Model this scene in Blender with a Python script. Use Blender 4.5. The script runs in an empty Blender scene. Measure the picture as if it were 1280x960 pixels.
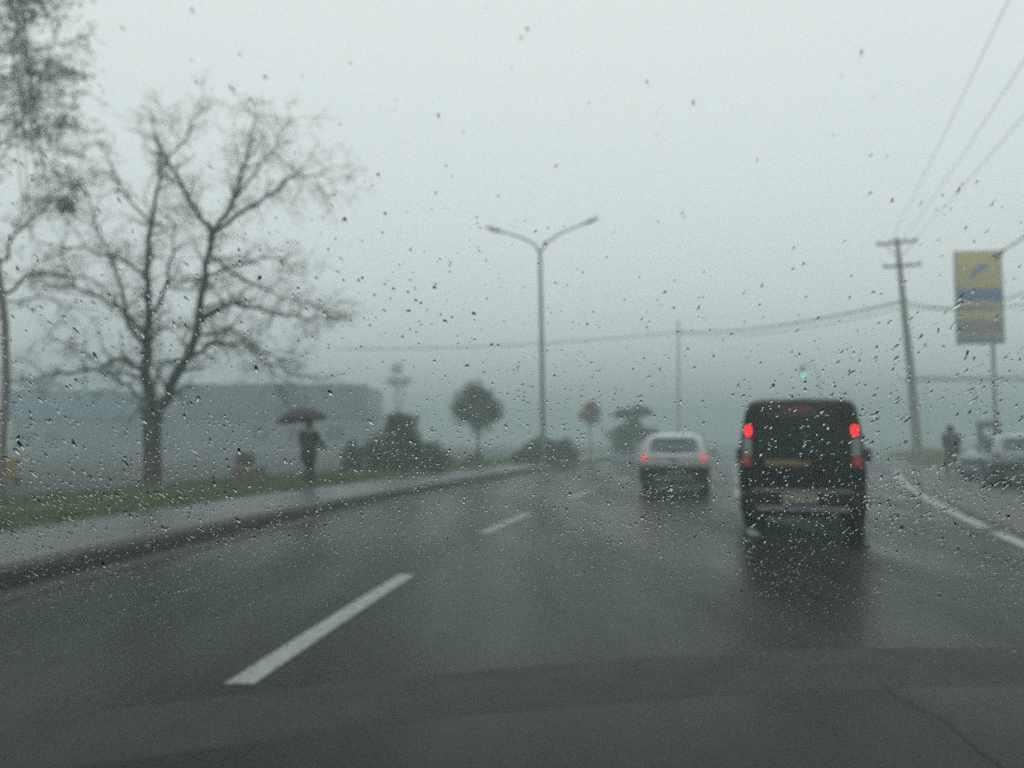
import bpy, bmesh, math, random
import numpy as np
from mathutils import Vector, Matrix, noise

rnd = random.Random(7)
S = bpy.context.scene
C = S.collection
PI = math.pi

# ------------------------------------------------------------------ camera, sky, sun, exposure
EYE = Vector((0.0, 0.0, 1.3))
PITCH = math.atan(71 / 1080)
cam_d = bpy.data.cameras.new('camera')
cam = bpy.data.objects.new('camera', cam_d); C.objects.link(cam)
cam.location = EYE
cam.rotation_euler = (PI / 2 + PITCH, 0, 0)
cam_d.sensor_width = 36.0
cam_d.lens = 30.375
cam_d.clip_start = 0.02
cam_d.clip_end = 3000
cam_d.dof.use_dof = True
cam_d.dof.focus_distance = 0.60
cam_d.dof.aperture_fstop = 6.6
S.camera = cam

SUN_EL, SUN_AZ = math.radians(50), math.radians(200)
w = bpy.data.worlds.new("World"); S.world = w
w.use_nodes = True
nt = w.node_tree
for n in list(nt.nodes): nt.nodes.remove(n)
out = nt.nodes.new('ShaderNodeOutputWorld')
bg = nt.nodes.new('ShaderNodeBackground'); bg.inputs['Strength'].default_value = 0.1
sky = nt.nodes.new('ShaderNodeTexSky'); sky.sky_type = 'NISHITA'; sky.sun_disc = False
sky.sun_elevation = SUN_EL; sky.sun_rotation = SUN_AZ; sky.dust_density = 4.0
hs = nt.nodes.new('ShaderNodeHueSaturation'); hs.inputs['Saturation'].default_value = 0.12
mx = nt.nodes.new('ShaderNodeMix'); mx.data_type = 'RGBA'; mx.inputs['Factor'].default_value = 0.9
mx.inputs['B'].default_value = (7.15, 7.67, 7.64, 1)          # even overcast cloud
nt.links.new(sky.outputs[0], hs.inputs['Color'])
nt.links.new(hs.outputs[0], mx.inputs['A'])
nt.links.new(mx.outputs['Result'], bg.inputs['Color'])
nt.links.new(bg.outputs[0], out.inputs[0])

sd = bpy.data.lights.new('sun', 'SUN'); sd.energy = 0.5; sd.angle = math.radians(25); sd.color = (1, .98, .95)
sun = bpy.data.objects.new('sun', sd); C.objects.link(sun)
sun.rotation_euler = (PI / 2 - SUN_EL, 0, PI - SUN_AZ)

S.view_settings.view_transform = 'Standard'
S.view_settings.look = 'None'
S.view_settings.exposure = 0.44
S.view_settings.gamma = 1.0
S.cycles.use_denoising = False
S.cycles.max_bounces = 10
S.cycles.transmission_bounces = 8
S.cycles.transparent_max_bounces = 24
S.cycles.volume_bounces = 2
S.cycles.caustics_reflective = False
S.cycles.caustics_refractive = True
HAZE = 0.0098

# ------------------------------------------------------------------ small helpers
F = 1080.0
cp, sp = math.cos(PITCH), math.sin(PITCH)
def W(u, v, Y):
    """where the sight line of a point of the photograph reaches the distance Y"""
    a, b = (u - 640) / F, (480 - v) / F
    k = Y / (cp - b * sp)
    return Vector((a * k, Y, EYE.z + (sp + b * cp) * k))

def new_mat(name):
    m = bpy.data.materials.new(name); m.use_nodes = True
    return m, m.node_tree, m.node_tree.nodes['Principled BSDF']

def mat(name, col, rough=0.6, var=0.25, scale=4.0, bump=0.0, metal=0.0, spec=0.5, rvar=0.0, coat=0.0, bscale=None, col2=None, stretch=None):
    m, t, p = new_mat(name)
    p.inputs['Metallic'].default_value = metal
    p.inputs['Specular IOR Level'].default_value = spec
    p.inputs['Coat Weight'].default_value = coat
    p.inputs['Coat Roughness'].default_value = 0.08
    tc = t.nodes.new('ShaderNodeTexCoord')
    vec = tc.outputs['Object']
    if stretch:
        mp = t.nodes.new('ShaderNodeMapping'); mp.inputs['Scale'].default_value = stretch
        t.links.new(vec, mp.inputs[0]); vec = mp.outputs[0]
    n = t.nodes.new('ShaderNodeTexNoise'); n.inputs['Scale'].default_value = scale; n.inputs['Detail'].default_value = 6
    n.inputs['Roughness'].default_value = 0.65
    t.links.new(vec, n.inputs['Vector'])
    r = t.nodes.new('ShaderNodeValToRGB')
    r.color_ramp.elements[0].position = 0.3; r.color_ramp.elements[1].position = 0.7
    c2 = col2 if col2 else tuple(min(1, c * (1 + var)) for c in col)
    c1 = col if col2 else tuple(c * (1 - var) for c in col)
    r.color_ramp.elements[0].color = (*c1, 1); r.color_ramp.elements[1].color = (*c2, 1)
    t.links.new(n.outputs[0], r.inputs[0]); t.links.new(r.outputs[0], p.inputs['Base Color'])
    p.inputs['Roughness'].default_value = rough
    if rvar:
        mr = t.nodes.new('ShaderNodeMapRange')
        mr.inputs['From Min'].default_value = .3; mr.inputs['From Max'].default_value = .7
        mr.inputs['To Min'].default_value = max(0, rough - rvar); mr.inputs['To Max'].default_value = rough + rvar
        t.links.new(n.outputs[0], mr.inputs[0]); t.links.new(mr.outputs[0], p.inputs['Roughness'])
    if bump:
        n2 = t.nodes.new('ShaderNodeTexNoise'); n2.inputs['Scale'].default_value = bscale or scale * 12; n2.inputs['Detail'].default_value = 4
        t.links.new(vec, n2.inputs['Vector'])
        b = t.nodes.new('ShaderNodeBump'); b.inputs['Strength'].default_value = bump; b.inputs['Distance'].default_value = 0.02
        t.links.new(n2.outputs[0], b.inputs['Height']); t.links.new(b.outputs[0], p.inputs['Normal'])
    return m

def emit(name, col, strength, base=(.1, .1, .1)):
    m, t, p = new_mat(name)
    p.inputs['Base Color'].default_value = (*base, 1)
    p.inputs['Roughness'].default_value = .2
    p.inputs['Emission Color'].default_value = (*col, 1)
    p.inputs['Emission Strength'].default_value = strength
    return m

def glassy(name, col, rough=.05):
    m, t, p = new_mat(name)
    n = t.nodes.new('ShaderNodeTexNoise'); n.inputs['Scale'].default_value = 9
    mr = t.nodes.new('ShaderNodeMapRange'); mr.inputs['To Min'].default_value = rough; mr.inputs['To Max'].default_value = rough + .12
    t.links.new(n.outputs[0], mr.inputs[0]); t.links.new(mr.outputs[0], p.inputs['Roughness'])
    p.inputs['Base Color'].default_value = (*col, 1)
    p.inputs['IOR'].default_value = 1.25
    return m

def mesh(name, bm, m, parent=None, smooth=True, kind=None):
    me = bpy.data.meshes.new(name)
    bmesh.ops.recalc_face_normals(bm, faces=bm.faces[:])
    bm.to_mesh(me); bm.free()
    if isinstance(m, (list, tuple)):
        for q in m: me.materials.append(q)
    else: me.materials.append(m)
    if smooth:
        me.polygons.foreach_set('use_smooth', [True] * len(me.polygons))
        try: me.set_sharp_from_angle(angle=math.radians(38))
        except Exception: pass
    o = bpy.data.objects.new(name, me); C.objects.link(o)
    if parent: o.parent = parent
    if kind: o['kind'] = kind
    return o

def pymesh(name, verts, faces, m, parent=None, smooth=False, kind=None):
    me = bpy.data.meshes.new(name)
    me.from_pydata(verts, [], faces); me.materials.append(m)
    if smooth: me.polygons.foreach_set('use_smooth', [True] * len(me.polygons))
    o = bpy.data.objects.new(name, me); C.objects.link(o)
    if parent: o.parent = parent
    if kind: o['kind'] = kind
    return o

def thing(name, label, cat, loc=(0, 0, 0), rz=0.0, group=None):
    o = bpy.data.objects.new(name, None); C.objects.link(o)
    o.location = loc; o.rotation_euler = (0, 0, rz); o.empty_display_size = .2
    return tag(o, label, cat, group)

def tag(o, label, cat=None, group=None):
    o['label'] = label
    if cat: o['category'] = cat
    if group: o['group'] = group
    return o

def box(bm, lo, hi, bev=0.0):
    r = bmesh.ops.create_cube(bm, size=1)
    vs = r['verts']
    for v in vs:
        v.co = Vector([lo[i] if v.co[i] < 0 else hi[i] for i in range(3)])
    if bev:
        es = list({e for v in vs for e in v.link_edges})
        bmesh.ops.bevel(bm, geom=es, offset=bev, segments=2, affect='EDGES', profile=.6)

def tube(bm, pts, radii, n=10, cap=True):
    pts = [Vector(p) for p in pts]
    if not isinstance(radii, (list, tuple)): radii = [radii] * len(pts)
    rings = []; prev = None
    for i, p in enumerate(pts):
        d = (pts[min(i + 1, len(pts) - 1)] - pts[max(i - 1, 0)])
        d = d.normalized() if d.length > 1e-9 else Vector((0, 0, 1))
        if prev is None:
            a = d.orthogonal().normalized()
        else:
            a = (prev - d * prev.dot(d))
            a = a.normalized() if a.length > 1e-6 else d.orthogonal().normalized()
        prev = a; b = d.cross(a)
        rings.append([bm.verts.new(p + (a * math.cos(2 * PI * k / n) + b * math.sin(2 * PI * k / n)) * radii[i]) for k in range(n)])
    for i in range(len(rings) - 1):
        for k in range(n):
            bm.faces.new((rings[i][k], rings[i][(k + 1) % n], rings[i + 1][(k + 1) % n], rings[i + 1][k]))
    if cap and n > 2:
        bm.faces.new(rings[0][::-1]); bm.faces.new(rings[-1])

def lathe(bm, prof, n=24, axis='z', o=(0, 0, 0)):
    rings = []
    for r, h in prof:
        ring = []
        for k in range(n):
            a = 2 * PI * k / n; c, s = r * math.cos(a), r * math.sin(a)
            q = (c, s, h) if axis == 'z' else (h, c, s)
            ring.append(bm.verts.new((q[0] + o[0], q[1] + o[1], q[2] + o[2])))
        rings.append(ring)
    for i in range(len(rings) - 1):
        for k in range(n):
            bm.faces.new((rings[i][k], rings[i][(k + 1) % n], rings[i + 1][(k + 1) % n], rings[i + 1][k]))
    bm.faces.new(rings[0][::-1]); bm.faces.new(rings[-1])

def spline(pts):
    """natural cubic spline x(y)"""
    ys = np.array([p[0] for p in pts], float); xs = np.array([p[1] for p in pts], float)
    n = len(ys); h = np.diff(ys); A = np.eye(n); r = np.zeros(n)
    for i in range(1, n - 1):
        A[i, i - 1], A[i, i], A[i, i + 1] = h[i - 1], 2 * (h[i - 1] + h[i]), h[i]
        r[i] = 6 * ((xs[i + 1] - xs[i]) / h[i] - (xs[i] - xs[i - 1]) / h[i - 1])
    M = np.linalg.solve(A, r)
    def f(y):
        i = int(np.clip(np.searchsorted(ys, y) - 1, 0, n - 2))
        a, b = ys[i + 1] - y, y - ys[i]
        return float((M[i] * a ** 3 + M[i + 1] * b ** 3) / (6 * h[i]) + (xs[i] / h[i] - M[i] * h[i] / 6) * a + (xs[i + 1] / h[i] - M[i + 1] * h[i] / 6) * b)
    return f

kerb_x = spline([(-30, -8.3), (-10, -6.2), (0, -5.25), (7.55, -4.47), (15.4, -3.45), (25.1, -1.55), (43.9, 2.7), (66.9, 8.2), (120, 21), (390, 86)])
lane_x = spline([(-30, -4.6), (-10, -2.95), (0, -1.97), (5, -1.43), (10, -.8), (15.6, .30), (23, 2.15), (35, 5.2), (60, 11.4), (120, 26.4), (390, 94)])
edge_x = spline([(-30, 0.6), (-10, 2.2), (0, 3.7), (5, 4.85), (10.7, 6.35), (14.9, 7.7), (28.7, 12.9), (41.3, 18.2), (60, 25.5), (120, 46), (390, 120)])

def ys_range(y0, y1, step=None):
    out = []; y = y0
    while y < y1:
        out.append(y); y += step or max(.6, abs(y) * .05)
    out.append(y1); return out

def ribbon(name, fa, fb, y0, y1, z, m, thick=0.0, parent=None, kind='structure', nx=1, step=None):
    """sheet between the two curves x=fa(y), x=fb(y); with THICK a closed slab below z"""
    bm = bmesh.new(); rows = []
    for y in ys_range(y0, y1, step):
        a, b = fa(y), fb(y)
        top = [bm.verts.new((a + (b - a) * i / nx, y, z)) for i in range(nx + 1)]
        if thick:
            lo = [bm.verts.new((a, y, z - thick)), bm.verts.new((b, y, z - thick))]
            top = [lo[0]] + top + [lo[1]]
        rows.append(top)
    for r0, r1 in zip(rows, rows[1:]):
        for i in range(len(r0) - 1):
            bm.faces.new((r0[i], r0[i + 1], r1[i + 1], r1[i]))
    if thick:
        bm.faces.new(rows[0]); bm.faces.new(rows[-1][::-1])
    return mesh(name, bm, m, parent, smooth=False, kind=kind)

# ------------------------------------------------------------------ materials
M = {}
def wet_asphalt():
    m, t, p = new_mat('wet_asphalt')
    L = t.links.new
    tc = t.nodes.new('ShaderNodeTexCoord')
    big = t.nodes.new('ShaderNodeTexNoise'); big.inputs['Scale'].default_value = .35; big.inputs['Detail'].default_value = 5
    mp = t.nodes.new('ShaderNodeMapping'); mp.inputs['Scale'].default_value = (1.9, .28, 1); mp.inputs['Rotation'].default_value = (0, 0, .15)
    L(tc.outputs['Object'], mp.inputs[0]); L(mp.outputs[0], big.inputs['Vector'])
    fine = t.nodes.new('ShaderNodeTexNoise'); fine.inputs['Scale'].default_value = 90; fine.inputs['Detail'].default_value = 5
    L(tc.outputs['Object'], fine.inputs['Vector'])
    r = t.nodes.new('ShaderNodeValToRGB')
    r.color_ramp.elements[0].position = .3; r.color_ramp.elements[0].color = (.003, .0048, .005, 1)
    r.color_ramp.elements[1].position = .72; r.color_ramp.elements[1].color = (.012, .0165, .017, 1)
    L(big.outputs[0], r.inputs[0])
    mul = t.nodes.new('ShaderNodeMix'); mul.data_type = 'RGBA'; mul.blend_type = 'MULTIPLY'; mul.inputs['Factor'].default_value = .55
    L(r.outputs[0], mul.inputs['A']); L(fine.outputs['Color'], mul.inputs['B'])
    L(mul.outputs['Result'], p.inputs['Base Color'])
    mr = t.nodes.new('ShaderNodeMapRange'); mr.inputs['From Min'].default_value = .3; mr.inputs['From Max'].default_value = .7
    mr.inputs['To Min'].default_value = .14; mr.inputs['To Max'].default_value = .46
    L(big.outputs[0], mr.inputs[0]); L(mr.outputs[0], p.inputs['Roughness'])
    b = t.nodes.new('ShaderNodeBump'); b.inputs['Strength'].default_value = .25; b.inputs['Distance'].default_value = .006
    L(fine.outputs[0], b.inputs['Height']); L(b.outputs[0], p.inputs['Normal'])
    p.inputs['IOR'].default_value = 1.175
    return m
M['road'] = wet_asphalt()
M['screen_reflection'] = mat('painted_reflection', (.003, .0035, .004), .62, .3, 2.5, bump=.3, bscale=80, rvar=.08)  # dark tone of the reflection in the windscreen, put on the road
M['forecourt'] = mat('gritty_paving', (.048, .045, .040), .45, .35, 1.2, bump=.5, bscale=35, rvar=.12)
M['yard'] = mat('yard_paving', (.045, .05, .05), .75, .4, .5, bump=.3, bscale=20, rvar=.12, spec=.25)
M['sidewalk'] = mat('wet_concrete', (.055, .058, .058), .38, .55, 1.3, bump=.35, bscale=25, rvar=.14)
M['kerb'] = mat('kerb_stone', (.016, .0155, .015), .6, .4, 2.5, bump=.5, bscale=30, rvar=.1)
M['soil'] = mat('soil', (.035, .045, .02), .8, .4, 1.2, bump=.8, bscale=14, col2=(.07, .075, .03))
M['ground'] = mat('far_ground', (.05, .06, .04), .8, .4, .2, bump=.5, bscale=3)
M['paint'] = mat('road_paint', (.25, .26, .235), .45, .30, 9, bump=.3, bscale=60, rvar=.1)
def paint(name, hi, worn):
    m = mat(name, hi, .45, .12, 9, bump=.3, bscale=60)
    t = m.node_tree; p = t.nodes['Principled BSDF']; src = p.inputs['Base Color'].links[0].from_socket
    tc = t.nodes.new('ShaderNodeTexCoord'); n = t.nodes.new('ShaderNodeTexNoise'); n.inputs['Scale'].default_value = 22; n.inputs['Detail'].default_value = 8; n.inputs['Roughness'].default_value = .75
    t.links.new(tc.outputs['Object'], n.inputs['Vector'])
    r = t.nodes.new('ShaderNodeValToRGB'); r.color_ramp.elements[0].position = worn; r.color_ramp.elements[1].position = worn + .07
    t.links.new(n.outputs[0], r.inputs[0])
    mx_ = t.nodes.new('ShaderNodeMix'); mx_.data_type = 'RGBA'; mx_.inputs['A'].default_value = (.035, .036, .036, 1)
    t.links.new(r.outputs[0], mx_.inputs['Factor']); t.links.new(src, mx_.inputs['B']); t.links.new(mx_.outputs['Result'], p.inputs['Base Color'])
    return m
M['paint'] = paint('road_paint', (.27, .285, .255), .40)
M['edge_paint'] = paint('edge_line_paint', (.36, .38, .36), .40)
M['bark'] = mat('wet_bark', (.040, .034, .030), .75, .45, 6, bump=1.0, bscale=30, stretch=(1, 1, .25))
M['twig'] = mat('twig', (.055, .043, .038), .8, .4, 8)
M['concrete_pole'] = mat('concrete_pole', (.17, .165, .155), .7, .3, 3, bump=.5)
M['galv'] = mat('galvanised_steel', (.18, .19, .19), .5, .2, 3, metal=.4)
M['black'] = mat('black_plastic', (.005, .005, .0055), .6, .3, 20, spec=.3, bump=.15)
M['tyre'] = mat('rubber', (.014, .014, .014), .7, .3, 20, bump=.4)
M['rim'] = mat('alloy_rim', (.2, .2, .21), .4, .15, 10, metal=.8)
M['van'] = mat('van_paint', (.004, .005, .005), .35, .3, 3, spec=.15, coat=0.0, rvar=.05)
M['white'] = mat('white_paint', (.32, .345, .345), .3, .08, 3, coat=1.0)
M['teal'] = mat('silver_green_paint', (.20, .245, .25), .3, .1, 3, coat=1.0)
M['glass'] = glassy('car_glass', (.006, .008, .009))
M['haze_glass'] = glassy('pale_car_glass', (.06, .085, .10))
M['chrome'] = mat('trim_metal', (.20, .21, .21), .35, .2, 8, metal=.6)
M['plate'] = mat('number_plate', (.20, .17, .14), .5, .15, 30)
M['cable'] = mat('cable_rubber', (.02, .02, .02), .7, .2, 5)

# ------------------------------------------------------------------ ground, road, pavements
bm = bmesh.new()
bmesh.ops.create_grid(bm, x_segments=40, y_segments=40, size=400)
for v in bm.verts: v.co.z = -.05
mesh('ground', bm, M['ground'], smooth=False, kind='structure')
ribbon('road', lambda y: kerb_x(y) - .02, lambda y: edge_x(y) + 16, -30, 390, 0.0, M['road'], nx=6)
ribbon('forecourt', lambda y: edge_x(y) + .35, lambda y: edge_x(y) + 60, -30, 46, .008, M['forecourt'], nx=4)
ribbon('gutter', lambda y: kerb_x(y) - .01, lambda y: kerb_x(y) + .42, -30, 200, .006, M['kerb'])

def kerb():
    bm = bmesh.new(); rows = []
    prof = [(0.0, -.03), (-.004, .125), (-.02, .155), (-.05, .168), (-.27, .172), (-.272, -.03)]
    for y in ys_range(-30, 200, None):
        k = kerb_x(y); rows.append([bm.verts.new((k + dx, y, z)) for dx, z in prof])
    for a, b in zip(rows, rows[1:]):
        for i in range(len(prof) - 1): bm.faces.new((a[i], a[i + 1], b[i + 1], b[i]))
    bm.faces.new(rows[0]); bm.faces.new(rows[-1][::-1])
    return mesh('kerb', bm, M['kerb'], kind='structure')
kerb()
SW = 2.15
ribbon('sidewalk', lambda y: kerb_x(y) - .17 - SW, lambda y: kerb_x(y) - .274, -30, 200, .163, M['sidewalk'], thick=.2, nx=3)
GW = 4.1
def gout(y): return kerb_x(y) - .17 - SW - GW
# verge with an uneven surface
bm = bmesh.new(); rows = []
for y in ys_range(-30, 200):
    a, b = gout(y), kerb_x(y) - .176 - SW; r = []
    for i in range(9):
        x = a + (b - a) * i / 8
        z = .165 + (0 if i in (0, 8) else .05 * noise.noise((x * .7, y * .7, 0)) + .05)
        r.append(bm.verts.new((x, y, z)))
    rows.append(r)
for a, b in zip(rows, rows[1:]):
    for i in range(8): bm.faces.new((a[i], a[i + 1], b[i + 1], b[i]))
mesh('verge', bm, M['soil'], kind='structure')
ribbon('yard', lambda y: kerb_x(y) - 90, lambda y: gout(y) - .0, -30, 200, .15, M['yard'], nx=4)
# grass bank on the right by the pole
bm = bmesh.new(); rows = []
for i in range(13):
    y = 42 + i * 3; x0 = edge_x(y) + 1.2; r = []
    for j in range(7):
        x = x0 + j * 1.1
        r.append(bm.verts.new((x, y, -.02 + .5 * math.sin(PI * j / 6) ** .6 * min(1, i / 2, (12 - i) / 2) + .05 * noise.noise((x, y, 3)))))
    rows.append(r)
for a, b in zip(rows, rows[1:]):
    for i in range(6): bm.faces.new((a[i], a[i + 1], b[i + 1], b[i]))
mesh('grass_bank', bm, mat('bank_soil', (.09, .095, .04), .85, .35, 1.0, bump=.6, bscale=10), kind='structure')

def marking(fx, y0, y1, wd, pm='paint'):
    ribbon('road_marking', lambda y: fx(y) - wd / 2, lambda y: fx(y) + wd / 2, y0, y1, .004, M[pm], step=.8)
for y0, y1 in ((4.72, 8.5), (12.3, 15.7), (19.8, 23.2), (27.6, 31), (35.4, 39), (43, 47), (-3.2, .6)):
    marking(lane_x, y0, y1, .16)
for y0, y1 in ((4.0, 5.2),): pass
for y0, y1 in ((12.0, 12.9), (20.2, 23.6), (28, 31.5), (36, 40), (44, 48)):
    marking(lambda y: lane_x(y) + 3.8, y0, y1, .15)
marking(edge_x, 6.5, 12.35, .20, 'edge_paint')
marking(edge_x, 13.0, 38.0, .20, 'edge_paint')

# windscreen reflection painted as a dark strip on the road; a crack leaves it
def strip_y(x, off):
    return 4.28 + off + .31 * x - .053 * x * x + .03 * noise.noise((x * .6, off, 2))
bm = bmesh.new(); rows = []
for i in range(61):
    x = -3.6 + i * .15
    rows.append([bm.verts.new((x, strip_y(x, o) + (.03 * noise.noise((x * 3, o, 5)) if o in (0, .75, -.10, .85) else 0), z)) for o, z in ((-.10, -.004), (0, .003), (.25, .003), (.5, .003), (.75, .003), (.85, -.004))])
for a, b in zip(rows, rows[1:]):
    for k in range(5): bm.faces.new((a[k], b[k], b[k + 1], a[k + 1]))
mesh('reflection_strip', bm, M['screen_reflection'], smooth=False, kind='structure')
bm = bmesh.new(); rows = []
p = [(2.0, 4.9), (1.96, 4.5), (2.02, 4.1), (1.96, 3.7), (1.98, 3.3), (1.95, 2.9)]
for i in range(31):
    t = i / 30 * (len(p) - 1); k = min(int(t), len(p) - 2); f = t - k
    x = p[k][0] * (1 - f) + p[k + 1][0] * f + .02 * noise.noise((t * 3, 0, 0)); y = p[k][1] * (1 - f) + p[k + 1][1] * f
    hw = .005 + .004 * noise.noise((t * 5, 3, 0))
    rows.append([bm.verts.new((x - hw, y, .0045)), bm.verts.new((x + hw, y, .0045))])
for a, b in zip(rows, rows[1:]): bm.faces.new((a[0], a[1], b[1], b[0]))
mesh('crack_sealant', bm, M['cable'], smooth=False, kind='structure')

# grass blades
def grass(name, area, n, h, cols, label):
    vs, fs = [], []
    for _ in range(n):
        x, y, z = area()
        dens = noise.noise((x * .5, y * .5, 7))
        if rnd.random() < -dens * 1.3: continue
        a = rnd.uniform(0, 2 * PI); hh = h * rnd.uniform(.4, 1.2); wd = .006 + y * .00045
        lx, ly = rnd.gauss(0, .4) * hh, rnd.gauss(0, .4) * hh
        k = len(vs)
        vs += [(x - wd * math.cos(a), y - wd * math.sin(a), z), (x + wd * math.cos(a), y + wd * math.sin(a), z), (x + lx, y + ly, z + hh)]
        fs.append((k, k + 1, k + 2))
    m = mat(name + '_blades', cols[0], .6, .3, .9, col2=cols[1])
    o = pymesh(name, vs, fs, m, kind='stuff'); tag(o, label, 'grass'); return o
def verge_pt():
    y = 6 + 44 * rnd.random() ** 1.5
    a, b = gout(y) + .03, kerb_x(y) - SW - .25
    return a + (b - a) * rnd.random(), y, .19
grass('grass', verge_pt, 90000, .10, ((.055, .10, .025), (.11, .13, .035)), 'short wet green grass on the verge beside the sidewalk')
def bank_pt():
    y = 43 + 30 * rnd.random(); s = rnd.random()
    return edge_x(y) + 1.4 + s * 6, y, -.02 + .46 * math.sin(PI * s) ** .6
grass('rough_grass', bank_pt, 16000, .22, ((.10, .11, .04), (.20, .17, .07)), 'rough yellowish grass on the low bank round the utility pole')
def litter_pt():
    y = 7 + 22 * rnd.random(); return gout(y) + GW * rnd.random(), y, .2

# ------------------------------------------------------------------ vehicles (rear at y=0, nose towards +y)
class Shell:
    def __init__(s, L, Wd, H, zb, prof, belt, tumble, lean, plan, rnd_=0.0):
        s.rnd_ = rnd_
        s.L, s.W, s.H, s.zb, s.prof, s.belt, s.tumble, s.lean, s.plan = L, Wd / 2, H, zb, prof, belt, tumble, lean, plan
    def top(s, y): return float(np.interp(y, [p[0] for p in s.prof], [p[1] for p in s.prof]))
    def half(s, y, z):
        k = float(np.interp(y, [p[0] for p in s.plan], [p[1] for p in s.plan]))
        t = max(0, (z - s.belt) / (s.H - s.belt))
        low = max(0, (s.belt - z) / (s.belt - s.zb))
        return s.W * k * (1 - s.tumble * t ** 1.25) * (1 - .035 * low ** 2)
    def sheary(s, y, z):
        return y + s.lean(z) * max(0, 1 - y / 1.2)
    def build(s, m, parent):
        bm = bmesh.new(); rows = []
        fr = [0, .03, .1, .22, .36, .5, .62, .74, .84, .91, .96, .988, 1]
        wf = [.90, .975, 1, 1, 1, 1, 1, 1, 1, .995, .965, .90, .80]
        if s.rnd_: wf = wf[:7] + [.995, .985, .955, .89, .80, .66]
        ys = [0, .012, .05, .12] + [p[0] for p in s.prof if .2 < p[0] < s.L - .15] + [s.L - .1, s.L - .03, s.L]
        ys = sorted(set(ys)); full = []
        for a, b in zip(ys, ys[1:]):
            n = max(1, int((b - a) / .22)); full += [a + (b - a) * i / n for i in range(n)]
        full.append(ys[-1])
        for y in full:
            zt = s.top(y); r = []
            pts = []
            for f, q in zip(fr, wf):
                z = s.zb + (zt - s.zb) * f
                pts.append((s.half(y, z) * q, z))
            for x, z in pts: r.append(bm.verts.new((x, s.sheary(y, z), z)))
            crown = .018 if zt > 1.2 else .01
            r.append(bm.verts.new((0, s.sheary(y, zt), zt + crown)))
            for x, z in reversed(pts): r.append(bm.verts.new((-x, s.sheary(y, z), z)))
            rows.append(r)
        n = len(rows[0])
        for a, b in zip(rows, rows[1:]):
            for i in range(n): bm.faces.new((a[i], a[(i + 1) % n], b[(i + 1) % n], b[i]))
        for r, fl in ((rows[0], 1), (rows[-1], 0)):
            h = (n - 1) // 2
            for i in range(h - 1):
                bm.faces.new((r[i], r[i + 1], r[n - 2 - i], r[n - 1 - i]))
            bm.faces.new((r[h - 1], r[h], r[n - h]))
        return mesh('body', bm, m, parent)
    def rear_panel(s, name, x0, x1, z0, z1, m, parent, r=.04, th=.012, off=.0, taper=0.0, nz=14, bulge=0.0):
        """rounded panel lying on the tailgate"""
        bm = bmesh.new(); F_, B_ = [], []
        cx = (x0 + x1) / 2; hw = (x1 - x0) / 2
        for i in range(nz + 1):
            t = (1 - math.cos(PI * i / nz)) / 2
            z = z0 + (z1 - z0) * t
            d = min(z - z0, z1 - z); ins = r - math.sqrt(max(0, r * r - (r - min(d, r)) ** 2))
            w_ = hw * (1 - taper * t) - ins
            fr, br = [], []
            for j in range(9):
                q = -1 + j / 4
                x = cx + w_ * q
                y = s.sheary(0, z) - off
                fr.append(bm.verts.new((x, y - th * (1 if .0 < t < 1 else .6) - bulge * (1 - q * q) * math.sin(PI * t), z)))
                br.append(bm.verts.new((x, y + .01, z)))
            F_.append(fr); B_.append(br)
        for i in range(nz):
            for j in range(8):
                bm.faces.new((F_[i][j], F_[i][j + 1], F_[i + 1][j + 1], F_[i + 1][j]))
                bm.faces.new((B_[i][j], B_[i + 1][j], B_[i + 1][j + 1], B_[i][j + 1]))
            bm.faces.new((F_[i][0], F_[i + 1][0], B_[i + 1][0], B_[i][0]))
            bm.faces.new((F_[i][8], B_[i][8], B_[i + 1][8], F_[i + 1][8]))
        for j in range(8):
            bm.faces.new((F_[0][j], B_[0][j], B_[0][j + 1], F_[0][j + 1]))
            bm.faces.new((F_[-1][j], F_[-1][j + 1], B_[-1][j + 1], B_[-1][j]))
        return mesh(name, bm, m, parent)
    def side_patch(s, name, y0, y1, z0, z1, m, parent, sx, lean0=0.0, lean1=0.0, th=.006):
        bm = bmesh.new(); A = []
        for i in range(7):
            t = i / 6; z = z0 + (z1 - z0) * t; row = []
            a, b = y0 + lean0 * t, y1 + lean1 * t
            for j in range(9):
                y = a + (b - a) * j / 8
                zz = min(z, s.top(y) - .07)
                row.append(bm.verts.new((sx * (s.half(y, zz) + th), s.sheary(y, zz), zz)))
            A.append(row)
        for i in range(6):
            for j in range(8): bm.faces.new((A[i][j], A[i][j + 1], A[i + 1][j + 1], A[i + 1][j]))
        o = mesh(name, bm, m, parent)
        md = o.modifiers.new('solid', 'SOLIDIFY'); md.thickness = .012; md.offset = 0
        return o

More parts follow.
